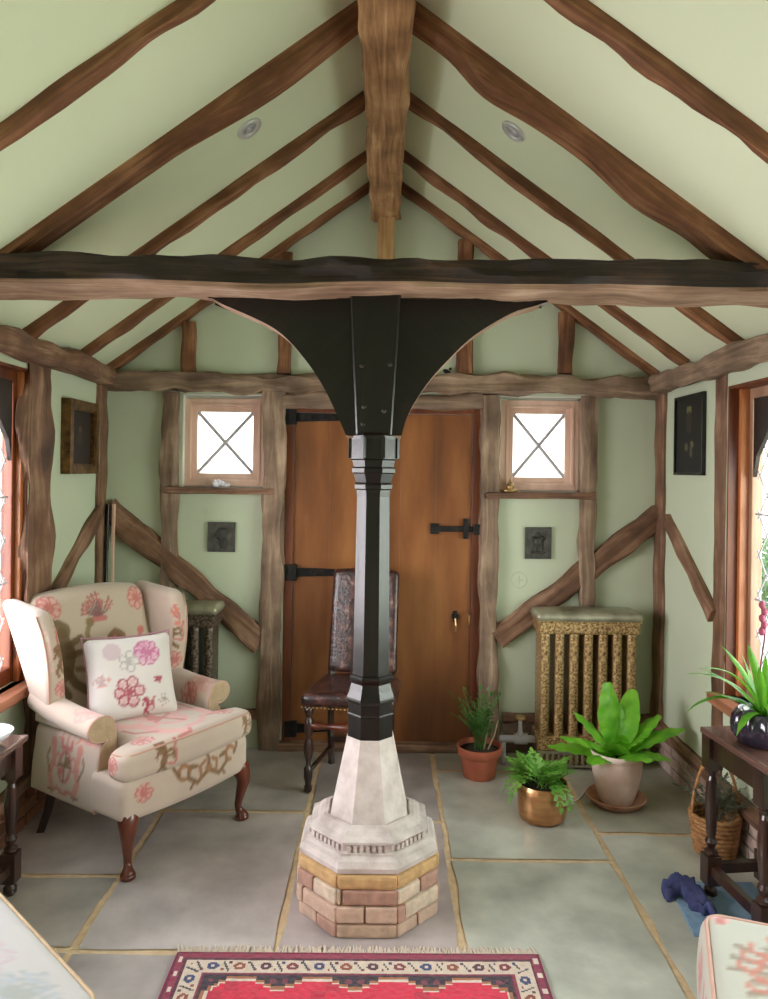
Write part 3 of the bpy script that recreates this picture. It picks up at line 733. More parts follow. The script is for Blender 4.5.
oct_(bm, [(.078, .61), (.083, .615), (.081, .694), (.085, .698), (.0815, .703), (.081, .74), (.088, .752), (.087, .76), (.078, .785), (.072, .81), (.074, .818), (.078, .822), (.079, .832), (.073, .84), (.068, .842), (.0665, .9), (.060, 1.50), (.063, 1.525), (.069, 1.53), (.07, 1.545), (.064, 1.553), (.074, 1.585), (.080, 1.59), (.08, 1.605), (.074, 1.611), (.079, 1.635), (.088, 1.64), (.088, 1.712), (.091, 1.725), (.080, 1.735)])
# little upright ribs of the capital
for k in range(8):
    nv = len(bm.verts); a = .088*K8; ang = PI/8
    box(bm, a*math.cos(ang)-.008, a*math.cos(ang)+.006, a*math.sin(ang)-.008, a*math.sin(ang)+.006, 1.642, 1.722, .002); bm.verts.ensure_lookup_table()
    bmesh.ops.rotate(bm, verts=bm.verts[nv:], cent=(0, 0, 0), matrix=Matrix.Rotation(k*PI/4, 3, 'Z'))
uvl = bm.loops.layers.uv.verify()
for f in bm.faces:
    for lp in f.loops: c_ = lp.vert.co; lp[uvl].uv = (c_.z, math.atan2(c_.y, c_.x)*.08)
obj('shaft', bm, M['oakblack'], col)
# flaring head post
bm = bmesh.new()
def chq(h, c): return [(-h+c, -h), (h-c, -h), (h, -h+c), (h, h-c), (h-c, h), (-h+c, h), (-h, h-c), (-h, -h+c)]
rings = []
for z, h in ((1.73, .066), (1.85, .072), (2.05, .083), (2.235, .092)): rings.append([bm.verts.new((x, y, z)) for x, y in chq(h, .006)])
for a, b in zip(rings, rings[1:]):
    for i in range(8): bm.faces.new((a[i], a[(i+1) % 8], b[(i+1) % 8], b[i]))
bm.faces.new(rings[0]); bm.faces.new(rings[-1])
uvl = bm.loops.layers.uv.verify()
for f in bm.faces:
    for lp in f.loops: c_ = lp.vert.co; lp[uvl].uv = (c_.z, c_.x+c_.y)
obj('head_post', bm, M['oakblack'], col)
for (x, y) in ((362, 366), (390, 365), (364, 407), (384, 411), (363, 424)):
    p = at(x, y, 2.735); bm = bmesh.new(); lathe(bm, [(.008, 0), (.009, .012), (.004, .018)], 10)
    bmesh.ops.rotate(bm, verts=bm.verts, cent=(0, 0, 0), matrix=Matrix.Rotation(PI/2, 3, 'X'))
    o = obj('peg', bm, M['oakbeam'], col); h = .066+(p.z-1.73)/.505*.026
    o.location = (p.x-CX, -h+.006, p.z)
def brace(curve, xin, side):
    bm = bmesh.new(); Yf = 2.755; c = catmull([at(x, y, Yf) for x, y in curve], 5)
    pts = [(p.x-CX, p.z) for p in c]; zt = 2.232
    pts[0] = (pts[0][0], zt)
    outl = pts+[(xin, pts[-1][1]), (xin, zt)]
    prism(bm, outl, -.055, .055)
    fs = [f for f in bm.faces if len(f.verts) > 4]
    bmesh.ops.bevel(bm, geom=[e for e in bm.edges if any(f in fs for f in e.link_faces) ], offset=.008, segments=1, affect='EDGES')
    uvl = bm.loops.layers.uv.verify()
    for f in bm.faces:
        for lp in f.loops: q = lp.vert.co; lp[uvl].uv = ((q.x*side-q.z)*.7, (q.x*side+q.z)*.7+q.y)
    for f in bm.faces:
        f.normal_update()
        if abs(f.normal.y) < .9 and f.calc_center_median().z < 2.225 and abs(f.calc_center_median().x) > .07: f.material_index = 1  # curved rims share the paler, bounce-tinted oak
    o = obj('curved_brace', bm, [M['oakblack'], M['oakrawlit']], col)
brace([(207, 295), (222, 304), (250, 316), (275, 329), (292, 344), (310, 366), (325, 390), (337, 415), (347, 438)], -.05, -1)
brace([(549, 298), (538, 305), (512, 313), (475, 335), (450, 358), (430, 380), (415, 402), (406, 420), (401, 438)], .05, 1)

# ================================================================== ARMCHAIR
AC = thing('wing_armchair', 'cream wing armchair with heraldic rose print and cabriole legs beside the left window', 'armchair', (-1.06, 3.335, 0), math.radians(56))
RS = .0075
def softpart(name, bm, motifs, base=CREAM, parent=AC, mat='print'):
    o = obj(name, bm, M[mat], parent, True); paintmesh(o, base, motifs); return o
cr = crest(ROSE, BRN, lin(206, 136, 122)); li = lion(BRN, lin(150, 112, 70)); sp = spray(lin(134, 92, 92), ROSE); sc_ = scrollwork(BRN, lin(160, 110, 70)); fl1 = flower(ROSE, PINK)
# seat rail
bm = bmesh.new(); rbox(bm, .68, .62, .165, .03, RS, lambda x, y, z: (x*(1-.09*max(0, min(1, (y+.12)/.05))), y-(.03*(1-(x/.33)**2) if y < 0 else 0)+.0, z+.012*(abs(x)/.33)**2*(z < 0)*0), (-.01, -.01, .305))
softpart('seat_rail', bm, [('y', -1, .06, .325, .14, 0, sc_), ('y', -1, -.26, .325, .05, 0, fl1)])
# cushion (T shaped)
def tdef(x, y, z):
    f = max(0, min(1, (-y-.15)/.05)); hw = .232+(.355-.232)*f*f*(3-2*f)
    x = x/.335*hw; return (x, y-(.03*(1-(x/.33)**2) if y < 0 else 0), z*(1+.0)+.012*(1-(x/.34)**2)*(1 if z > 0 else 0))
bm = bmesh.new(); rbox(bm, .67, .58, .118, .042, RS, tdef, (-.005, -.05, .438))
cu = softpart('seat_cushion', bm, [('z', 1, .0, -.12, .20, .4, crest(PINK, ROSE, PINK)), ('y', -1, -.17, .44, .075, 0, lion(BRN, ROSE)), ('y', -1, .29, .44, .05, 0, li), ('z', 1, -.22, -.27, .06, 0, fl1), ('z', 1, .23, -.25, .06, 0, fl1), ('x', -1, -.26, .44, .05, 0, fl1)])
bm = bmesh.new(); e = []; r_ = .042; hx, hy = .335-.3*r_, .29-.3*r_; pl_ = [(-hx, -.20), (-hx, -hy+r_)]
pl_ += [(-hx+r_*(1-math.cos(math.radians(a))), -hy+r_*(1-math.sin(math.radians(a)))) for a in (20, 45, 70)]
pl_ += [(-hx+r_+(2*hx-2*r_)*k/20, -hy) for k in range(21)]
pl_ += [(hx-r_*(1-math.sin(math.radians(a))), -hy+r_*(1-math.cos(math.radians(a)))) for a in (20, 45, 70)]+[(hx, -hy+r_), (hx, -.20)]
for x, y in pl_: v = tdef(x, y, .059-.3*r_); e.append((v[0]-.005, v[1]-.05, v[2]+.438))
tube(bm, e, .0045, 6); obj('piping', bm, M['piping'], cu, True)
# arms: rolled outwards, swept along y
def arm(s):
    prof = []   # (x outward, z)
    prof += [(.25, .225), (.25, .47), (.252, .53), (.266, .572)]
    for a in range(125, -116, -16): prof.append((.315+.062*math.cos(math.radians(a)), .548+.05*math.sin(math.radians(a))))
    prof += [(.318, .47), (.328, .40), (.340, .32), (.345, .22)]
    P = catmull([(x, 0, z) for x, z in prof], 3); bm = bmesh.new(); rings = []
    nY = 46
    for j in range(nY+1):
        y = -.13+.44*j/nY; sh = 1.0 if 0 < j < nY else .97
        lift = .045*(j/nY)**2
        rings.append([bm.verts.new((s*(.285+(p.x-.285)*sh*(1-.12*j/nY*(p.z > .5))), y+(-.006 if j == 0 else 0), p.z+(lift if p.z > .5 else 0))) for p in P])
    n = len(P)
    for a, b in zip(rings, rings[1:]):
        for i in range(n): bm.faces.new((a[i], a[(i+1) % n], b[(i+1) % n], b[i]))
    bm.faces.new(rings[0]); bm.faces.new(rings[-1])
    # densify long flat spans
    bmesh.ops.subdivide_edges(bm, edges=[e_ for e_ in bm.edges if e_.calc_length() > .02], cuts=2, use_grid_fill=True)
    bmesh.ops.triangulate(bm, faces=[f for f in bm.faces if len(f.verts) > 4])
    o = softpart('arm', bm, [('x', s, .08, .36, .125, 0, cr), ('z', 1, s*.30, -.05, .09, 1.2, flower(PINK, lin(228, 180, 168))), ('x', -s, .0, .53, .07, 0, fl1)])
    # facing panel with piping
    bm = bmesh.new(); Q = [(s*p.x, p.z) for p in P]; prism(bm, Q, -.142, -.1345); obj('arm_facing', bm, M['fabricplain'], o)
    bm = bmesh.new(); tube(bm, [(x, -.139, z) for x, z in Q], .0045, 6); obj('piping', bm, M['piping'], o, True)
    return o
arm(-1); arm(1)
# back
def bdef(x, y, z):
    t = (z+.33)/.66; return (x*(1+.05*t), y+.22*t-.0+.03*(x/.27)**2*-1*(1 if y < 0 else 0)*0, z+.022*(1-(x/.27)**2)*t)
bm = bmesh.new(); rbox(bm, .56, .13, .64, .05, RS, bdef, (0, .235, .69))
softpart('backrest', bm, [('y', -1, .0, .91, .10, 0, sp), ('y', -1, -.15, .74, .17, 0, lion(lin(112, 90, 58), lin(140, 116, 78))), ('y', -1, .13, .68, .15, 0, lion(BRN, ROSE)), ('y', -1, .23, .95, .07, 0, fl1), ('y', -1, -.23, .96, .07, 0, fl1)], lin(196, 178, 158))
# wings
def wing(s):
    def wd(x, y, z):
        t = (z+.23)/.46
        yb = .31+.21*t; yf = .035+.02*math.sin(t*PI)*-1+.10*max(0, t-.75)**1*1.2+.0*t
        yf = .16+.09*t-.07*math.sin(min(1, t*1.15)*PI*.62)+.04*max(0, t-.8)*4*.6
        q = (y+.14)/.28; yy = yf+(yb-yf)*q
        flare = .045*t
        zz = z-.03*(1-q)*max(0, t-.5)*2
        return (x+s*(.0+flare)+s*.015*(1-q), yy, zz)
    bm = bmesh.new(); rbox(bm, .085, .28, .46, .04, RS, wd, (s*.30, 0, .785))
    o = softpart('wing', bm, [('x', -s, .12, .86, .10, 0, spray(ROSE, lin(210, 128, 108), 5)), ('x', s, .16, .82, .12, .3, flower(lin(226, 190, 176), lin(232, 204, 190), 5)), ('y', -1, s*.30, .78, .07, 0, lion(BRN, ROSE)), ('y', -1, s*.30, .66, .05, 0, fl1)])
    bm = bmesh.new(); pts = []
    for k in range(20):
        t = k/19; z = -.22+.43*t; v = wd(s*.043*0, -.135, z); pts.append((v[0]+s*(.30+.034), v[1]+.008, v[2]+.785))
    tube(bm, pts, .0045, 6); obj('piping', bm, M['piping'], o, True)
wing(-1); wing(1)
# outside back panel down to the rail
bm = bmesh.new(); rbox(bm, .60, .07, .44, .025, .02, lambda x, y, z: (x, y+.04*(z/.44+.5), z), (0, .275, .45)); softpart('outside_back', bm, [])
for s in (-1, 1):
    bm = bmesh.new(); p = catmull([(s*.295, -.285, .25), (s*.312, -.305, .19), (s*.305, -.295, .12), (s*.298, -.288, .06), (s*.306, -.30, .025), (s*.308, -.303, .012)], 4)
    rr = [.040, .041, .040, .037, .033, .03, .027, .024, .022, .02, .018, .017, .016, .016, .018, .022, .026, .029, .029, .028, .027]
    tube(bm, p, (rr+[.026]*10)[:len(p)], 14); lathe(bm, [(.022, 0), (.03, .006), (.03, .018), (.02, .026)], 14, s*.308, -.303)
    box(bm, s*.30-.04, s*.30+.04, -.32, -.24, .23, .255, .006)
    obj('leg', bm, M['mahog'], AC, True)
    bm = bmesh.new(); tube(bm, catmull([(s*.27, .25, .25), (s*.275, .275, .13), (s*.285, .325, .0)], 5), [.03, .029, .028, .027, .026, .025, .024, .024, .023, .022, .022], 4); obj('leg', bm, M['darkwood'], AC)
# throw cushion
PL = thing('throw_cushion', 'white square cushion printed with pink and crimson flowers, leaning in the wing armchair', 'cushion', (0, 0, 0))
def pil(x, y, z):
    u_, v_ = x/.2, z/.2; k = max(0, 1-u_**4)*max(0, 1-v_**4); pinch = .03
    return (x*(1-.07*(1-v_*v_)), y*(.18+1.0*k**.55), z*(1-.07*(1-u_*u_)))
bm = bmesh.new(); rbox(bm, .39, .12, .37, .03, .008, pil)
WHT = lin(230, 222, 218)
pm = [('y', -1, .06, .09, .075, 0, flower(lin(206, 110, 156), lin(228, 176, 200), 9)), ('y', -1, -.03, -.07, .085, 0, flower(CRIM, lin(224, 176, 180), 6)), ('y', -1, .10, -.03, .025, 0, flower(CRIM, CRIM, 5)), ('y', -1, .05, -.14, .04, 0, lion(CRIM, ROSE)),
      ('y', -1, -.09, .11, .07, 0, [([(0, 0)], .55, lin(214, 190, 196))]), ('y', -1, -.02, .06, .06, 0, flower(lin(190, 182, 180), WHT, 5)), ('y', -1, -.14, -.02, .04, 0, spray(lin(196, 170, 172), PINK)), ('y', -1, .12, -.12, .035, .5, flower(lin(176, 160, 150), WHT, 5))]
o = softpart('cushion_cover', bm, pm, WHT, PL)
bm = bmesh.new(); e = []
for k in range(81):
    a = k/80*4; i = int(a) % 4; f = a-int(a); q = [(-.2+.4*f, -.2), (.2, -.2+.4*f), (.2-.4*f, .2), (-.2, .2-.4*f)][i]
    v = pil(q[0]*.985, 0, q[1]*.985); e.append((v[0], 0, v[2]))
tube(bm, e, .004, 6); obj('piping', bm, mat_plain('mauve_piping', lin(176, 130, 142), .8), o, True)
Mch = Matrix.Translation((-1.06, 3.335, 0)) @ Matrix.Rotation(math.radians(56), 4, 'Z')
loc = Mch @ Vector((-.03, .06, .66)); PL.location = loc
PL.rotation_euler = (Matrix.Rotation(math.radians(36), 3, 'Z') @ Matrix.Rotation(math.radians(-24), 3, 'X') @ Matrix.Rotation(math.radians(1), 3, 'Y')).to_euler()

# ================================================================== LEATHER CHAIR
LC = thing('leather_side_chair', 'antique dark oak chair in worn studded leather behind the column, against the door', 'chair', (-.145, 3.86, 0), math.radians(-9))
bm = bmesh.new(); rbox(bm, .45, .42, .07, .03, .02, lambda x, y, z: (x*(1-.06*(y/.21)), y, z+.012*(1-(x/.23)**2)), (0, 0, .455)); seat = obj('seat', bm, M['leather'], LC, True)
bm = bmesh.new()
for k in range(24):
    x = -.215+.43*k/23; bmesh.ops.create_icosphere(bm, subdivisions=1, radius=.005, matrix=Matrix.Translation((x*1.05, -.208, .428)))
obj('nail_studs', bm, M['brass'], seat)
bm = bmesh.new()
def ldf(x, y, z): t = (z+.27)/.54; return (x*(1-.03*t), y+.10*t+.006*math.sin(x*20), z+.012*(1-(x/.2)**2)*t)
rbox(bm, .38, .05, .54, .022, .02, ldf, (0, .185, .775)); obj('backrest', bm, M['leather'], LC, True)
for s in (-1, 1):
    bm = bmesh.new(); p = [(.013, 0), (.02, .01), (.02, .03), (.014, .04), (.018, .06), (.022, .075), (.022, .12), (.014, .13), (.012, .15), (.022, .19), (.026, .22), (.018, .26), (.012, .275), (.02, .29), (.022, .3), (.022, .36), (.014, .37), (.018, .385), (.024, .40), (.024, .43)]
    lathe(bm, p, 14, s*.195, -.18); obj('leg', bm, M['darkwood'], LC, True)
    bm = bmesh.new(); tube(bm, [(s*.165, .20, .0), (s*.165, .175, .2), (s*.165, .17, .45), (s*.17, .20, .6)], .018, 4); obj('leg', bm, M['darkwood'], LC)
    bm = bmesh.new(); tube(bm, [(s*.195, -.18, .1), (s*.165, .18, .1)], .012, 8); obj('stretcher', bm, M['darkwood'], LC, True)
bm = bmesh.new(); tube(bm, catmull([(-.19, -.18, .33), (-.10, -.18, .33), (0, -.18, .33), (.1, -.18, .33), (.19, -.18, .33)], 4), [.012, .018, .022, .016, .012, .016, .022, .024, .03, .024, .02, .016, .012, .016, .022, .018, .012], 12); obj('front_rail', bm, M['mahog'], LC, True)
bm = bmesh.new(); box(bm, -.165, .165, .165, .19, .13, .16, .004); obj('stretcher', bm, M['darkwood'], LC)

# ================================================================== RADIATORS
def radiator(cx, cyf, W, H, n, mat, label):
    t = thing('radiator', label, 'radiator', (cx, cyf, 0), 0, 'ornate cast iron radiators'); D = .19; sw = W/n
    bm = bmesh.new(); box(bm, -W/2+.01, W/2-.01, .02, D-.02, .03, .10, .006)
    obj('plinth', bm, M[mat], t)
    bm = bmesh.new()
    box(bm, -W/2, W/2, -.005, .006, .09, .105); box(bm, -W/2, W/2, -.005, .006, .02, .032)
    for k in range(17): x = -W/2+.02+(W-.04)*k/16; box(bm, x-.006, x+.006, -.004, .005, .03, .092)
    obj('base_grille', bm, M['radtop'], t)
    proto = None
    for k in range(n):
        x = -W/2+sw*(k+.5)
        if proto is None:
            bm = bmesh.new(); hw = sw*.31
            rbox(bm, hw*2, D-.02, H-.22, .012, .02, None, (0, D/2-.002, .10+(H-.22)/2+.03))
            proto = obj('section', bm, M[mat], t, True); proto.location.x = x
        else:
            c = proto.copy(); C.objects.link(c); c.parent = t; c.location.x = x
    bm = bmesh.new(); box(bm, -W/2, W/2, 0, D, .105, .185, .015); obj('bottom_header', bm, M[mat], t)
    bm = bmesh.new(); box(bm, -W/2, W/2, -.004, D, H-.105, H-.035, .014); box(bm, -W/2-.004, W/2+.004, -.01, D, H-.045, H-.03, .005); obj('top_header', bm, M[mat], t)
    bm = bmesh.new(); rbox(bm, W+.03, D+.03, .05, .022, .02, lambda x, y, z: (x, y, z+.012*(1-(2*x/W)**2)*(1-(2*y/D)**2)), (0, D/2-.005, H-.012)); obj('top_cap', bm, M['radtop'], t, True)
    return t
pr = onfloor(589, 772)
R1 = radiator(at(589, 700, 4.02).x, 4.02, .545, .835, 7, 'radgold', 'tall gilded ornate radiator right of the door, behind the potted plants')
R2 = radiator(at(214, 700, 4.05).x-.27, 4.05, .54, .84, 7, 'radgrey', 'tall dull bronze ornate radiator behind the wing armchair')
# valve pipework
VP = thing('radiator_valve', 'old pewter radiator valve and pipe between the door and the gilded radiator', 'valve', at(520, 735, 4.1))
bm = bmesh.new(); tube(bm, [(-.11, 0, -.02), (.11, 0, -.02)], .02, 12); tube(bm, [(-.09, 0, -.02), (-.09, 0, -.2)], .013, 10); tube(bm, [(-.03, 0, -.02), (.04, 0, -.02)], .03, 12); obj('pipe', bm, M['lead'], VP, True)
bm = bmesh.new(); lathe(bm, [(.028, -.01), (.014, .02), (.01, .06), (.012, .085)], 12); obj('stem', bm, M['lead'], VP, True)
bm = bmesh.new(); lathe(bm, [(.01, .085), (.03, .088), (.034, .096), (.026, .104), (.008, .104)], 16); obj('handwheel', bm, M['brass'], VP, True)

# ================================================================== PLANTS
def blade(bm, az, L, e0, e1, W, wave=0.0, wf=9, n=16, base=(0, 0, 0), fold=.25, prof=None, twist=0, r0=.0, seed=0):
    """leaf growing from base: elevation goes e0 -> e1 (degrees)"""
    d = Vector((math.cos(az), math.sin(az), 0)); sd_ = Vector((-math.sin(az), math.cos(az), 0)); p = Vector(base)+d*r0; rows = []
    prof = prof or (lambda t: math.sin(PI*min(1, t*.93+.05))**.8)
    for i in range(n+1):
        t = i/n; el = math.radians(e0+(e1-e0)*t); tg = d*math.cos(el)+Vector((0, 0, math.sin(el))); nn = sd_.cross(tg)
        w = W*prof(t)/2; row = []
        tw = math.radians(twist)*t; s2 = sd_*math.cos(tw)+nn*math.sin(tw)
        for k in (-1, -.5, 0, .5, 1):
            wv = wave*math.sin(t*wf*PI+k+seed)*abs(k)**2
            row.append(bm.verts.new(p+s2*(w*k)+nn*(abs(k)*-1*fold*w*-1+wv)))
        rows.append(row); p = p+tg*(L/n)
    for a, b in zip(rows, rows[1:]):
        for k in range(4): bm.faces.new((a[k], a[k+1], b[k+1], b[k]))
def pot(t, prof, mat, soil_r, soil_z, seg=40, name='pot'):
    bm = bmesh.new(); lathe(bm, prof, seg); o = obj(name, bm, M[mat], t, True); autosmooth(o, 45)
    bm = bmesh.new(); r = [(soil_r, soil_z), (soil_r*.5, soil_z+.006), (.002, soil_z+.008)]
    lathe(bm, r, 24); obj('soil', bm, M['soil'], t, True)
# nest fern
g = onfloor(616, 803)
S = thing('plant_saucer', 'round terracotta saucer under the pale pot of the bird\'s nest fern', 'saucer', g)
bm = bmesh.new(); lathe(bm, [(.002, .0), (.105, 0), (.122, .012), (.137, .036), (.141, .038), (.144, .037), (.139, .042), (.133, .040), (.118, .016), (.102, .010), (.002, .010)], 44, cap=False); obj('dish', bm, mat_noise('worn_saucer_clay', [(.3, lin(176, 118, 94)), (.7, lin(206, 160, 138))], 14, .8, .2), S, True)
F = thing('nest_fern', 'bright green bird\'s nest fern in a pale limewashed pot in front of the gilded radiator', 'potted plant', g+Vector((0, 0, .011)))
pot(F, [(.002, 0), (.076, 0), (.082, .01), (.10, .07), (.113, .13), (.12, .19), (.121, .215), (.127, .22), (.129, .242), (.124, .248), (.116, .246), (.112, .21), (.10, .20), (.002, .20)], 'terrapale', .113, .218)
nf = [(200, .34, 40, 2, .105), (158, .27, 62, 25, .10), (170, .32, 22, -15, .11), (110, .34, 84, 74, .10), (48, .33, 70, 50, .10), (10, .37, 38, -2, .095), (345, .24, 28, -25, .095), (300, .22, 35, -10, .10), (250, .18, 55, 20, .09), (215, .2, 30, -30, .09), (75, .24, 78, 60, .08), (322, .16, 60, 30, .08), (20, .3, 50, 20, .08), (270, .15, 70, 50, .07)]
for i, (az, L, e0, e1, W) in enumerate(nf):
    bm = bmesh.new(); blade(bm, math.radians(az), L, e0, e1, W*1.35, .004, 9, 26, (0, 0, .22), .28, lambda t: .30+.72*math.sin(PI*(t*.86+.08))**1.3 if t < .97 else .25, r0=.012, seed=i)
    obj('leaf', bm, M['fern'], F, True)
# copper pot
g = onfloor(542, 826-8)
P2 = thing('potted_ivy', 'small leafy green plant spilling over a shiny copper pot on the floor', 'potted plant', g)
pot(P2, [(.002, 0), (.085, 0), (.102, .008), (.110, .03), (.114, .08), (.114, .168), (.112, .17), (.109, .168), (.108, .14), (.002, .14)], 'copper', .107, .15)
bm = bmesh.new(); r = random.Random(11)
def leaflet_frond(bm, az, L, e0, e1, lw, n, base, r0=0, lt=1.0, lift=0):
    d = Vector((math.cos(az), math.sin(az), 0)); s = Vector((-math.sin(az), math.cos(az), 0)); p = Vector(base)+d*r0; pts = [p.copy()]
    for i in range(n):
        t = i/n; el = math.radians(e0+(e1-e0)*t); tg = d*math.cos(el)+Vector((0, 0, math.sin(el))); q = p+tg*(L/n)
        pts.append(q)
        if i > n*.25:
            for sg in (-1, 1):
                wl_ = lw*math.sin(PI*(.15+.8*(i/n)))
                tip = q+s*sg*wl_+tg*wl_*.6+Vector((0, 0, -wl_*.15)); nn = s.cross(tg)
                m1 = q+(tip-q)*.45+tg*wl_*.28*lt+nn*.004; m2 = q+(tip-q)*.45-tg*wl_*.22*lt
                a, b, c, e = bm.verts.new(q), bm.verts.new(m1), bm.verts.new(tip), bm.verts.new(m2); bm.faces.new((a, b, c)); bm.faces.new((a, c, e))
        p = q
    q = pts[-1]; tip = q+(pts[-1]-pts[-2]).normalized()*lw*.9; a = bm.verts.new(q); b = bm.verts.new((q+tip)/2+s*lw*.25); c = bm.verts.new(tip); e = bm.verts.new((q+tip)/2-s*lw*.25); bm.faces.new((a, b, c, e))
    tube(bm, pts, .0013, 4)
for k in range(44):
    leaflet_frond(bm, r.uniform(0, 2*PI), r.uniform(.08, .155), r.uniform(50, 90), r.uniform(-30, 30), r.uniform(.03, .046), 6, (r.uniform(-.05, .05), r.uniform(-.05, .05), .15), .02, 1.9)
for az in (205, 178, 285, 300):
    leaflet_frond(bm, math.radians(az), .19, 40, -90, .034, 7, (0, 0, .165), .03, 1.9)
obj('foliage', bm, M['ivy'], P2)
# terracotta pot palm
g = onfloor(479, 782-6)
P3 = thing('potted_parlour_palm', 'feathery dark green palm in a plain terracotta pot beside the door', 'potted plant', g)
pot(P3, [(.002, 0), (.078, 0), (.082, .004), (.098, .11), (.105, .115), (.112, .12), (.118, .155), (.118, .165), (.112, .165), (.106, .13), (.002, .13)], 'terra', .108, .138)
bm = bmesh.new(); r = random.Random(21)
for k in range(34):
    leaflet_frond(bm, r.uniform(0, 2*PI), r.uniform(.16, .33), r.uniform(76, 90), r.uniform(25, 75), r.uniform(.03, .05), 12, (r.uniform(-.03, .03), r.uniform(-.03, .03), .135), 0, .45)
obj('foliage', bm, M['palm'], P3)
for dx in (.0, .02):
    bm = bmesh.new(); tube(bm, [(.02+dx, -.01, .135), (.035+dx*2, -.015, .22), (.055+dx*2, -.01, .3)], .004, 6); obj('stem', bm, M['fabricplain'], P3)

# ================================================================== RIGHT SIDE TABLE
def side_table(name, label, loc, rz, x0, x1, y0, y1, H, lx, ly, topmat='darktop'):
    t = thing(name, label, 'table', loc, rz)
    bm = bmesh.new(); box(bm, x0, x1, y0, y1, H-.022, H, .006); obj('table_top', bm, M[topmat], t)
    bm = bmesh.new(); a0, a1 = lx; b0, b1 = ly
    box(bm, a0, a1, b0-.012, b0+.012, H-.11, H-.022); box(bm, a0, a1, b1-.012, b1+.012, H-.11, H-.022); box(bm, a0-.012, a0+.012, b0, b1, H-.11, H-.022); box(bm, a1-.012, a1+.012, b0, b1, H-.11, H-.022)
    obj('apron', bm, M['darkwood'], t)
    for x in lx:
        for y in ly:
            bm = bmesh.new(); box(bm, x-.028, x+.028, y-.028, y+.028, H-.15, H-.024, .003); box(bm, x-.028, x+.028, y-.028, y+.028, .05, .16, .003)
            k = H-.29
            lathe(bm, [(.018, .155), (.024, .165), (.024, .175), (.013, .185), (.02, .20), (.023, .21), (.014, .225), (.017, .24), (.023, .16+k*.45), (.025, .16+k*.6), (.018, .16+k*.82), (.013, .16+k*.86), (.023, .16+k*.92), (.023, .16+k*.96), (.016, .165+k)], 16, x, y)
            lathe(bm, [(.016, 0), (.024, .012), (.024, .03), (.016, .042), (.018, .055)], 14, x, y); obj('leg', bm, M['darkwood'], t)
    for y in ly: bm = bmesh.new(); box(bm, lx[0], lx[1], y-.014, y+.014, .09, .128, .003); obj('stretcher', bm, M['darkwood'], t)
    for x in lx: bm = bmesh.new(); box(bm, x-.014, x+.014, ly[0], ly[1], .09, .128, .003); obj('stretcher', bm, M['darkwood'], t)
    return t
RZ = math.radians(6.8)
RT = side_table('side_table', 'dark oak side table with turned legs by the right window, carrying the ribbed pot', (1.213, 2.87, 0), RZ, 0, .30, -.50, 0, .636, (.035, .255), (-.355, -.03))
# ribbed glazed pot and strap plant
g = Vector((1.372, 2.70, .636))
P4 = thing('potted_bromeliad', 'arching strap-leaved plant in a glossy dark ribbed pot on the right side table', 'potted plant', g)
bm = bmesh.new(); prof = [(.002, 0), (.075, 0), (.088, .006), (.103, .03), (.107, .06), (.103, .095), (.09, .115), (.084, .118), (.08, .112), (.084, .09), (.002, .088)]
lathe(bm, prof, 144)
for v in bm.verts:
    rr = math.hypot(v.co.x, v.co.y)
    if rr > .086 and .01 < v.co.z < .11:
        a = math.atan2(v.co.y, v.co.x); f = 1+.045*math.cos(a*16); v.co.x *= f; v.co.y *= f
obj('pot', bm, M['gloss'], P4, True)
bm = bmesh.new(); lathe(bm, [(.083, .092), (.04, .1), (.002, .102)], 20); obj('soil', bm, M['soil'], P4)
sl = [(185, .34, 62, -10, .026), (172, .30, 50, -60, .03), (200, .36, 70, -5, .022), (160, .26, 58, 10, .028), (255, .22, 70, -80, .034), (215, .20, 35, -70, .026), (120, .28, 75, 25, .028), (80, .3, 70, 20, .028), (300, .24, 68, -20, .03), (340, .22, 60, -20, .028), (20, .22, 70, 0, .028), (235, .24, 80, 35, .026), (140, .22, 82, 60, .024), (178, .22, 40, 0, .024), (60, .22, 85, 60, .022), (280, .2, 75, 30, .026)]
for i, (az, L, e0, e1, W) in enumerate(sl):
    bm = bmesh.new(); blade(bm, math.radians(az), L, e0, e1, W, .001, 4, 16, (0, 0, .10), .35, lambda t: (.5+.6*math.sin(PI*min(1, t*.75+.15)))*(1 if t < .75 else (1-t)/.25+.02), r0=.01, seed=i)
    obj('leaf', bm, M['strap'], P4, True)
bm = bmesh.new(); tube(bm, catmull([(0, 0, .1), (-.01, .01, .25), (.0, .0, .40), (-.015, 0, .5)], 4), .003, 6); st = obj('flower_stem', bm, mat_plain('stem_maroon', lin(110, 56, 62), .5), P4)
bm = bmesh.new()
for k in range(5): bmesh.ops.create_icosphere(bm, subdivisions=2, radius=.011, matrix=Matrix.Translation((-.012+.008*(k % 2), 0, .40+.024*k)) @ Matrix.Diagonal((1, 1, 1.4, 1)))
obj('flower_buds', bm, mat_plain('dusky_bud', lin(158, 70, 96), .6), st, True)
# wicker basket of dry foliage
g = onfloor(719, 842); g.x = 1.41; g.y = 3.17
BK = thing('wicker_basket', 'wicker basket with loop handle and grey-green plant, behind the right side table', 'basket', g)
bm = bmesh.new()
for j in range(9):
    z = .012+.019*j; R = .072+.003*j; pts = []
    for k in range(41):
        a = 2*PI*k/40; w = .004*(1 if (k+j) % 2 else -1); pts.append(((R+w)*math.cos(a), (R+w)*math.sin(a), z))
    tube(bm, pts, .0105, 6)
lathe(bm, [(.07, .0), (.07, .006)], 24); obj('woven_body', bm, M['wicker'], BK, True)
bm = bmesh.new(); pts = [(-.096*math.cos(PI*k/20), 0, .17+.23*math.sin(PI*k/20)) for k in range(21)]
tube(bm, pts, .007, 8); tube(bm, [(p[0], p[1]+.009*math.sin(i*1.3), p[2]+.004) for i, p in enumerate(pts)], .005, 6); obj('handle', bm, M['wicker'], BK, True)
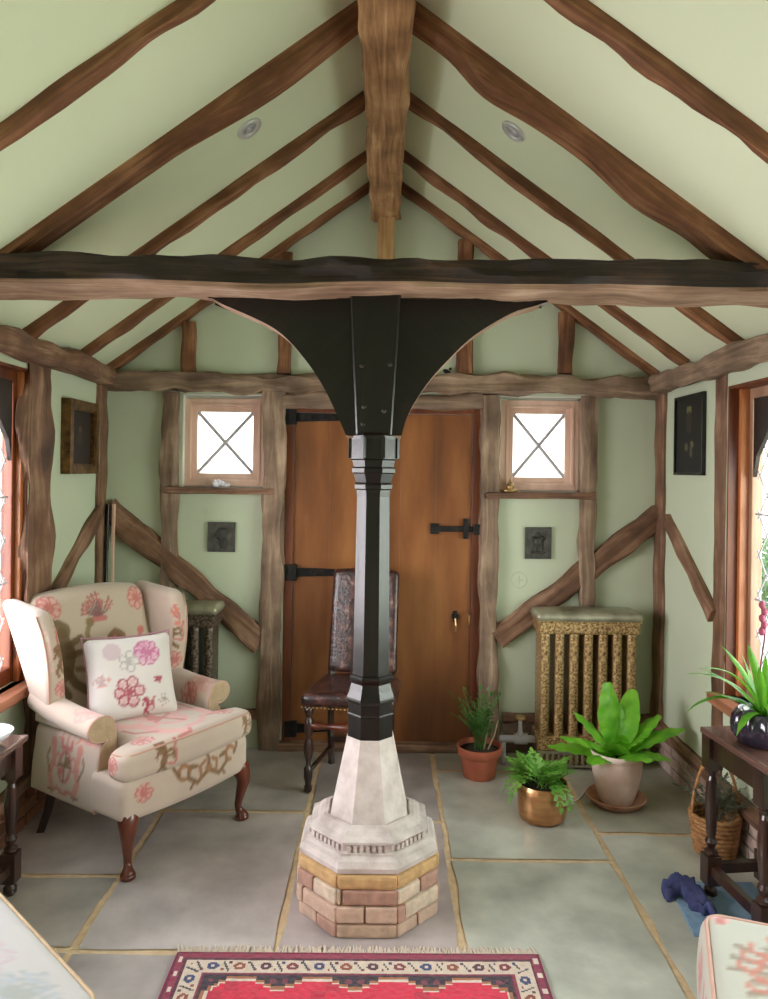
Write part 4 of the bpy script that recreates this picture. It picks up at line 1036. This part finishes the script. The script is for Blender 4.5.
bm = bmesh.new(); r = random.Random(31)
for k in range(46): leaflet_frond(bm, r.uniform(0, 2*PI), r.uniform(.10, .20), r.uniform(60, 90), r.uniform(0, 60), r.uniform(.018, .03), 7, (r.uniform(-.05, .05), r.uniform(-.05, .05), .15), 0, 1.2)
o = obj('foliage', bm, M['greyleaf'], BK)
# blue felt mat and navy cloth by the table foot
bm = bmesh.new(); a, b, c, d = [onfloor(*q) for q in ((672, 893), (694, 937), (775, 945), (735, 884))]
pts = [(p.x, p.y) for p in (a, b, c, d)]; pts = [pts[0], pts[1], (1.42, 2.50), (1.45, 2.93), (1.2, 2.93)]
prism(bm, pts, .002, .009, 'z'); o = obj('felt_mat', bm, M['bluemat']); tag(o, 'thin pale blue mat lying on the flagstones under the right side table', 'mat')
NC = onfloor(688, 903); bm = bmesh.new()
def crump(x, y, z):
    k = .018*noise.noise(Vector((x*22, y*22, z*12)))+.010*noise.noise(Vector((x*60, y*60, 3))); return (x+k, y+k*.7, z+k+.012*math.sin(x*40+y*25))
rbox(bm, .055, .19, .045, .02, .008, crump, (.015, -.04, .038)); rbox(bm, .09, .06, .05, .02, .008, crump, (-.015, .045, .042))
o = obj('folded_cloth', bm, M['navy'], None, True); o.location = (NC.x-.01, NC.y+.0, .001); o.rotation_euler = (0, 0, math.radians(18)); tag(o, 'crumpled navy blue cloth on the pale blue mat at the foot of the side table', 'cloth')

# ================================================================== FOOTSTOOLS (upholstered, near camera)
def footstool(name, label, loc, rz, w, d, H, motifs, cols):
    t = thing(name, label, 'footstool', loc, rz)
    def df(x, y, z): return (x*(1+.05*(1-(2*(z)/.3)**2)), y*(1+.05*(1-(2*z/.3)**2)), z+.018*(1-(2*x/w)**2)*(1-(2*y/d)**2)*(z > 0))
    bm = bmesh.new(); rbox(bm, w, d, .30, .035, .011, df, (0, 0, H-.15)); o = softpart('upholstery', bm, motifs, cols, t)
    bm = bmesh.new(); e = []; rr = .05
    for (cx, cy, a0) in ((w/2-rr, d/2-rr, 0), (-w/2+rr, d/2-rr, 90), (-w/2+rr, -d/2+rr, 180), (w/2-rr, -d/2+rr, 270)):
        for k in range(7): a = math.radians(a0+15*k); e.append((cx+(rr-.006)*math.cos(a), cy+(rr-.006)*math.sin(a), H-.008))
    e.append(e[0]); tube(bm, e, .005, 6); obj('piping', bm, M['piping'] if 'right' in label else M['fabricplain'], o, True)
    for sx in (-1, 1):
        for sy in (-1, 1):
            bm = bmesh.new(); lathe(bm, [(.016, 0), (.02, .01), (.018, .06), (.026, .12), (.03, H-.29)], 12, sx*(w/2-.06), sy*(d/2-.06)); obj('leg', bm, M['mahog'], t, True)
    return t
RW = .56; rz = math.radians(-20); cpt = Vector((.853, 1.985, 0)); off = Matrix.Rotation(rz, 3, 'Z') @ Vector((RW/2, -RW/2, 0))
G1, G2 = lin(184, 182, 168), lin(190, 112, 90)
footstool('footstool', 'pale floral upholstered footstool with red side print at the bottom right', cpt+off, rz, RW, RW, .45,
          [('z', 1, -.05, .02, .20, .5, spray(lin(136, 116, 96), G2, 4)), ('z', 1, -.02, .09, .15, .2, lion(G2, lin(136, 116, 96))), ('x', -1, .15, .36, .07, 0, flower(CRIM, ROSE, 5)), ('x', -1, .0, .34, .07, 0, lion(CRIM, CRIM)), ('z', 1, -.24, .245, .03, 0, fl1)], G1)
a = Vector((-.99, 1.95, 0)); b = Vector((-.60, 1.58, 0)); dr = (b-a).normalized(); ang = math.atan2(dr.y, dr.x); n_ = Vector((dr.y, -dr.x, 0))
cen = (a+b)/2+Vector((-dr.y*-1*0, 0, 0)); inn = Vector((dr.y, -dr.x, 0)); inn = inn if inn.x < 0 else -inn
LW, LD = .70, .58
cen = b-dr*(LW/2-.05)+inn*(LD/2)
footstool('footstool', 'long pale footstool with faded grey-blue leaf print at the bottom left', cen, ang, LW, LD, .50,
          [('z', 1, .25, -.05, .14, .8, flower(lin(160, 158, 158), lin(172, 166, 168), 6)), ('z', 1, .05, .12, .12, .2, flower(lin(178, 158, 162), lin(186, 170, 172), 7)), ('z', 1, .1, -.16, .13, .3, lion(lin(150, 154, 158), lin(168, 156, 160))), ('z', 1, .22, .16, .1, .3, spray(lin(152, 156, 150), lin(160, 166, 172), 6)), ('z', 1, -.12, .16, .1, 1, flower(lin(158, 164, 166), lin(184, 174, 176), 5))], lin(180, 175, 172))

# ================================================================== LEFT TABLE WITH DISH AND PLANT
ZT = .585
LT = side_table('side_table', 'small dark turned-leg table by the left window, in front of the armchair', (-1.335, 2.83, 0), 0, -.27, 0, -.42, 0, ZT, (-.235, -.045), (-.375, -.035))
g = Vector((-1.43, 2.71, ZT)); D = thing('china_bowl', 'shallow white china bowl on the small table at the left edge', 'bowl', g)
bm = bmesh.new(); lathe(bm, [(.002, .0), (.04, 0), (.045, .006), (.075, .03), (.09, .05), (.087, .052), (.07, .033), (.04, .012), (.002, .01)], 32, cap=False); obj('bowl_body', bm, M['china'], D, True)
g = Vector((-1.49, 2.50, ZT)); P5 = thing('potted_orchid', 'leafy green houseplant in a white pot at the left edge by the window', 'potted plant', g)
pot(P5, [(.002, 0), (.042, 0), (.055, .09), (.06, .1), (.055, .1), (.05, .08), (.002, .08)], 'china', .052, .085)
for i, (az, L, e0, e1, W) in enumerate([(60, .22, 60, 15, .045), (40, .22, 15, -50, .04), (100, .2, 40, 0, .04), (200, .15, 50, 0, .04), (300, .16, 50, -10, .04)]):
    bm = bmesh.new(); blade(bm, math.radians(az), L, e0, e1, W, .002, 4, 14, (0, 0, .09), .3, seed=i); obj('leaf', bm, M['fern'], P5, True)

# ================================================================== RUG
def rug():
    W, Ln, st = 1.185, 1.75, .0055; nx, ny = int(W/st), int(Ln/st)
    MG, DK, CRM, RED, NV, OC, WH = lin(150, 40, 72), lin(92, 22, 48), lin(226, 204, 184), lin(226, 26, 70), lin(48, 26, 44), lin(176, 108, 66), lin(236, 214, 200)
    FC = [lin(132, 36, 48), lin(56, 62, 112), lin(150, 72, 44), lin(86, 28, 52)]
    def c(x, y):      # x across from left, y from far end; edges symmetric
        ex = min(x, W-x); ey = min(y, Ln-y); e = min(ex, ey); al = y if ex < ey else x
        if e < .03: return WH if (ex < ey and abs(((al/.07) % 1)-.5) < .18 and .010 < e < .022) else (MG if e > .006 else DK)
        if e < .036: return DK
        if e < .098:
            p = .085; q = (al % p)/p-.5; w_ = (e-.067)/.031; k = int(al/p)
            r2 = (q*p/.019)**2+((e-.067)/.017)**2
            if r2 < 1: return FC[k % 4] if r2 > .12 else CRM
            if abs(abs(q)-.5+.0) < .12 and abs((abs(q)-.5)*2.2*(1 if q > 0 else -1)-w_*.4) < .09: return lin(70, 66, 74)
            if abs(abs(q)-.36) < .05 and abs(w_-.5*(1 if k % 2 else -1)) < .16: return FC[(k+1) % 4]
            return CRM
        if e < .112: return MG if e < .107 else DK
        # field with stepped lobes
        per = .235; ph = abs((((al-.112-.0)/per) % 1)-.5)*2      # 0 at lobe centre
        step = math.floor(ph*6)/6; edge = .135+.055*max(0, step-.25)
        ex2, ey2 = ex, ey
        def dep(b, a):
            p_ = abs(((a-.112)/per % 1)-.5)*2; s_ = math.floor(p_*5)/5; return b-(.128+.062*max(0, s_-.22)/.78)
        dd = min(dep(ey, x), dep(ex, y))
        if dd < 0:
            p_ = ((al-.112)/per+.5) % 1-.5
            if abs(p_) < .16 and .118 < e < .16:
                rr = ((abs(p_)-.08)*per/.011)**2+((e-.138)/.012)**2
                if rr < 1: return lin(126, 50, 70)
            return OC if dd > -.012 else NV
        if dd < .008: return WH
        dd2 = math.hypot((x-W/2)/.3, (y-Ln/2)/.55)
        if dd2 < 1: return NV if dd2 > .9 else (OC if dd2 > .85 else lin(196, 40, 60))
        return (.78, .012, .06, 1) if (int(x/.045)+int(y/.045)) % 7 else lin(206, 24, 62)
    bm = bmesh.new(); cl = bm.loops.layers.float_color.new('print'); V = {}
    for j in range(ny+1):
        for i in range(nx+1):
            x, y = i*st, j*st; V[i, j] = bm.verts.new((x-nx*st/2+.004*noise.noise(Vector((y*3, i*.01, 0))), -y+.004*noise.noise(Vector((x*4, 7, 0))), .009+.0012*noise.noise(Vector((x*60, y*60, 0)))))
    for j in range(ny):
        for i in range(nx):
            f = bm.faces.new((V[i, j], V[i+1, j], V[i+1, j+1], V[i, j+1])); cc = c((i+.5)*st, (j+.5)*st)
            for lp in f.loops: lp[cl] = cc
    # underside and edges
    b = [bm.verts.new((sx*nx*st/2, yy, .0015)) for sx, yy in ((-1, 0), (1, 0), (1, -ny*st), (-1, -ny*st))]
    bm.faces.new(b)
    for i in range(nx): pass
    a = onfloor(176, 956); bb = onfloor(539, 956); cen = (a+bb)/2; ang = math.atan2(bb.y-a.y, bb.x-a.x)
    t = thing('persian_rug', 'crimson patterned wool rug with cream flower border and white fringe before the column', 'rug', (cen.x, cen.y, 0), ang*.5)
    obj('pile', bm, M['rug'], t)
    bm = bmesh.new(); r = random.Random(8)
    box(bm, -nx*st/2, nx*st/2, -.006, .002, .001, .009); box(bm, -nx*st/2-.003, -nx*st/2+.004, -ny*st, 0, .001, .009); box(bm, nx*st/2-.004, nx*st/2+.003, -ny*st, 0, .001, .009)
    obj('selvedge', bm, mat_plain('plum_selvedge', lin(140, 44, 76), .9), t)
    bm = bmesh.new()
    for k in range(330):
        x = -nx*st/2+nx*st*k/329+r.uniform(-.002, .002); L = r.uniform(.022, .05); dx = r.uniform(-.014, .014)
        tube(bm, [(x, 0, .007), (x+dx*.5, L*.5, .006), (x+dx, L, .003)], .002, 4)
    obj('fringe', bm, M['fringe'], t)
rug()

# ================================================================== PICTURES AND PLAQUES
def framed(name, label, cat, X, s, pxa, pya, pxb, pyb, dep, fm, fwid, paint_cols, mode):
    a = onside(pxa, pya, X-s*0.02); b = onside(pxb, pyb, X-s*.02); y0, y1 = sorted((a.y, b.y)); z0, z1 = sorted((a.z, b.z))
    if mode == 0: z1 = onside(pxb, 405, X).z
    t = thing(name, label, cat, (X, (y0+y1)/2, z0)); w = (y1-y0)/2; h = z1-z0
    bm = bmesh.new(); x0, x1 = sorted((-s*dep, -s*.002))
    box(bm, x0, x1, -w, -w+fwid, 0, h, .003); box(bm, x0, x1, w-fwid, w, 0, h, .003); box(bm, x0, x1, -w+fwid, w-fwid, 0, fwid, .003); box(bm, x0, x1, -w+fwid, w-fwid, h-fwid, h, .003)
    obj('frame', bm, M[fm], t)
    if mode == 0:
        bm = bmesh.new(); g = fwid; f2 = .012
        xa, xb = sorted((-s*(dep-.006), -s*.004))
        box(bm, xa, xb, -w+g, -w+g+f2, g, h-g); box(bm, xa, xb, w-g-f2, w-g, g, h-g); box(bm, xa, xb, -w+g, w-g, g, g+f2); box(bm, xa, xb, -w+g, w-g, h-g-f2, h-g); obj('slip', bm, M['gold'], t)
    st = .008; ny = max(2, int((2*w-2*fwid)/st)); nz = int((h-2*fwid)/st); bm = bmesh.new(); xx = -s*dep*.45
    vs2 = [[bm.verts.new((xx, -w+fwid+(2*w-2*fwid)*i/ny, fwid+(h-2*fwid)*j/nz)) for i in range(ny+1)] for j in range(nz+1)]
    for j in range(nz):
        for i in range(ny): bm.faces.new((vs2[j][i], vs2[j][i+1], vs2[j+1][i+1], vs2[j+1][i]))
    o = obj('picture', bm, mat_attr('picture_print', .75, .0, 10, 0, .1, 10), t); return t, o, w, h
t, o, w, h = framed('gilt_picture', 'small dark painting in a deep gilt frame on the left wall', 'picture', XL, -1, 64, 474, 94, 410, .05, 'gold', .04, None, 0)
paintmesh(o, lin(44, 34, 26), [('x', k, 0, h*.55, .06, 0, [([(0, .3)], .35, lin(96, 72, 50)), ([(0, -.4)], .6, lin(60, 46, 36))]) for k in (1, -1)])
t, o, w, h = framed('framed_print', 'dark portrait print in a thin black frame on the right wall', 'picture', XR, 1, 673, 475, 703, 391, .02, 'blackpaint', .014, None, 1)
paintmesh(o, lin(30, 28, 24), [('x', k, -.0, h*.5, .1, 0, [([(.1, 1.3)], .3, lin(124, 118, 70)), ([(.1, .9), (.1, .4)], .3, lin(54, 48, 40)), ([(-.3, -.5)], .2, lin(112, 108, 68)), ([(.4, -.6)], .2, lin(100, 92, 70)), ([(-.9, -1.75), (.9, -1.75)], .16, lin(168, 160, 136)), ([(-.2, -1.0), (-.2, -.7)], .14, lin(88, 84, 66))]) for k in (1, -1)])
def plaque(px0, px1, py0, py1, label, kind):
    a, b = at(px0, py0, YB-.01), at(px1, py1, YB-.01); w, h = (b.x-a.x)/2, (a.z-b.z)/2
    t = thing('relief_plaque', label, 'plaque', ((a.x+b.x)/2, YB-.002, (a.z+b.z)/2), 0, 'dark relief plaques under the small windows')
    bm = bmesh.new(); box(bm, -w, w, -.012, 0, -h, h, .005); bb = w*.12
    box(bm, -w, w, -.017, -.01, h-bb, h, .002); box(bm, -w, w, -.017, -.01, -h, -h+bb, .002); box(bm, -w, -w+bb, -.017, -.01, -h, h, .002); box(bm, w-bb, w, -.017, -.01, -h, h, .002)
    obj('tablet', bm, M['bronze'], t)
    bm = bmesh.new()
    def blob(x, z, rx, rz_, ry=.012): bmesh.ops.create_uvsphere(bm, u_segments=16, v_segments=10, radius=1, matrix=Matrix.Translation((x*w, -.012, z*h)) @ Matrix.Diagonal((rx*w, ry, rz_*h, 1)))
    if kind == 0:
        blob(.0, .15, .42, .42); blob(-.22, .1, .25, .2); blob(.15, -.4, .35, .4); blob(.1, .35, .45, .3, .014); blob(-.42, .05, .1, .1)
    else:
        blob(0, .5, .2, .18); blob(0, .1, .4, .3); blob(-.25, -.3, .15, .3); blob(.25, -.3, .15, .3); blob(0, -.6, .6, .1); blob(.35, .3, .15, .15); blob(-.35, .3, .15, .15)
    obj('relief', bm, mat_noise('worn_relief', [(.3, lin(44, 44, 40)), (.7, lin(70, 68, 60))], 40, .5, .4), t, True)
plaque(208, 235, 522, 552, 'dark square plaque with a head in profile under the left small window', 0)
plaque(525, 551, 527, 559, 'dark rounded plaque with a crowned figure under the right small window', 1)
p = at(519, 580, YB); t = thing('wall_roundel', 'faint round moulded disc in the green plaster beside the door', 'roundel', (p.x, YB-.001, p.z))
bm = bmesh.new(); tube(bm, [(.045*math.cos(2*PI*k/24), 0, .045*math.sin(2*PI*k/24)) for k in range(25)], .0025, 6); tube(bm, [(-.02, 0, 0), (.02, 0, 0)], .002, 6); tube(bm, [(0, 0, -.025), (0, 0, .025)], .002, 6); obj('ring', bm, M['wall'], t, True)

# sill ornaments
p = at(222, 488, YB); t = thing('shell_ornament', 'small white spiral shell on the left small window sill', 'ornament', (p.x, YB-.02, H1[2]+.006))
bm = bmesh.new()
for k in range(5): bmesh.ops.create_uvsphere(bm, u_segments=12, v_segments=8, radius=.022*(1-.15*k), matrix=Matrix.Translation((-.03+.018*k, 0, .02+.006*math.sin(k*1.4))))
obj('shell', bm, M['china'], t, True)
p = at(508, 490, YB); t = thing('figurine', 'little seated brass figurine on the right small window sill', 'figurine', (p.x+.01, YB-.02, H2[2]+.006))
bm = bmesh.new(); lathe(bm, [(.03, 0), (.034, .01), (.02, .02)], 16, sx=1.4); lathe(bm, [(.022, .018), (.02, .035), (.012, .05), (.006, .052)], 14); obj('body', bm, M['brass'], t, True)
bm = bmesh.new(); bmesh.ops.create_uvsphere(bm, u_segments=12, v_segments=8, radius=.011, matrix=Matrix.Translation((0, 0, .061))); lathe(bm, [(.005, .068), (.001, .082)], 8); obj('head', bm, M['brass'], t, True)
# dark iron bird on the plate
p = at(447, 368, YB-.04); t = thing('iron_bird', 'tiny dark iron bird perched on the wall plate above the door', 'ornament', (p.x, YB-.05, 2.128))
bm = bmesh.new(); bmesh.ops.create_uvsphere(bm, u_segments=12, v_segments=8, radius=1, matrix=Matrix.Translation((0, 0, .03)) @ Matrix.Rotation(.5, 4, 'Y') @ Matrix.Diagonal((.026, .012, .014, 1))); bmesh.ops.create_uvsphere(bm, u_segments=10, v_segments=8, radius=.009, matrix=Matrix.Translation((.018, 0, .048))); tube(bm, [(0, 0, 0), (0, 0, .025)], .002, 5); obj('body', bm, M['iron'], t, True)

# planks leaning in the left corner
for i, (px, wd_, mt, lab) in enumerate(((99, .05, 'doorframe', 'reddish brown plank leaning in the left back corner'), (114, .016, 'winoak', 'thin pale batten leaning beside the plank in the left back corner'), (108, .014, 'oakblack', 'narrow black strip of wood leaning between plank and batten'))):
    a = at(px, 504, YB-.06); b = at(px-2-i, 740, YB-.13); b.z = .0
    bm = bmesh.new(); timber(bm, b+Vector((0, -.03, 0)), a, wd_, .018, (1, 0, 0), wob=.001, seed=i+60)
    o = obj('leaning_plank', bm, M[mt]); tag(o, lab, 'plank')

# white flex on floor between the pots
bm = bmesh.new(); tube(bm, catmull([onfloor(559, 786, .004), onfloor(566, 795, .004), onfloor(572, 800, .004), onfloor(579, 798, .004), onfloor(590, 786, .004)], 5), .004, 6)
o = obj('floor_cable', bm, M['china'], None, True); tag(o, 'thin white cable on the floor between copper pot and saucer', 'cable')

# hedges outside the side windows
def hedge(x0, x1, y0, y1, h, n, label, seed):
    r = random.Random(seed); t = thing('garden_hedge', label, 'hedge', ((x0+x1)/2, (y0+y1)/2, -.12)); bm = bmesh.new(); cx, cy = (x0+x1)/2, (y0+y1)/2
    for k in range(n):
        p = Vector((r.uniform(x0, x1)-cx, r.uniform(y0, y1)-cy, r.uniform(.0, h))); p.z *= (.85+.25*noise.noise(Vector((p.x, p.y, seed))))
        a = Vector((r.gauss(0, 1), r.gauss(0, 1), r.gauss(0, 1))).normalized(); b = a.orthogonal().normalized(); s_ = r.uniform(.04, .08)
        bm.faces.new([bm.verts.new(p+q) for q in (a*s_, b*s_*.5, -a*s_, -b*s_*.5)])
    obj('foliage', bm, M['hedge'], t)
    for k in range(5):
        bm = bmesh.new(); tube(bm, [(0, -(y1-y0)/2+(y1-y0)*(k+.5)/5, 0), (.05, -(y1-y0)/2+(y1-y0)*(k+.5)/5, h*.8)], .03, 6); obj('stem', bm, M['oak'], t)
hedge(4.4, 5.2, 3.0, 11, 1.0, 5000, 'green hedge seen through the leaded panes of the right window', 1)
hedge(-5.2, -4.4, 5.0, 11, 2.3, 9000, 'green hedge outside the window at the left edge', 2)
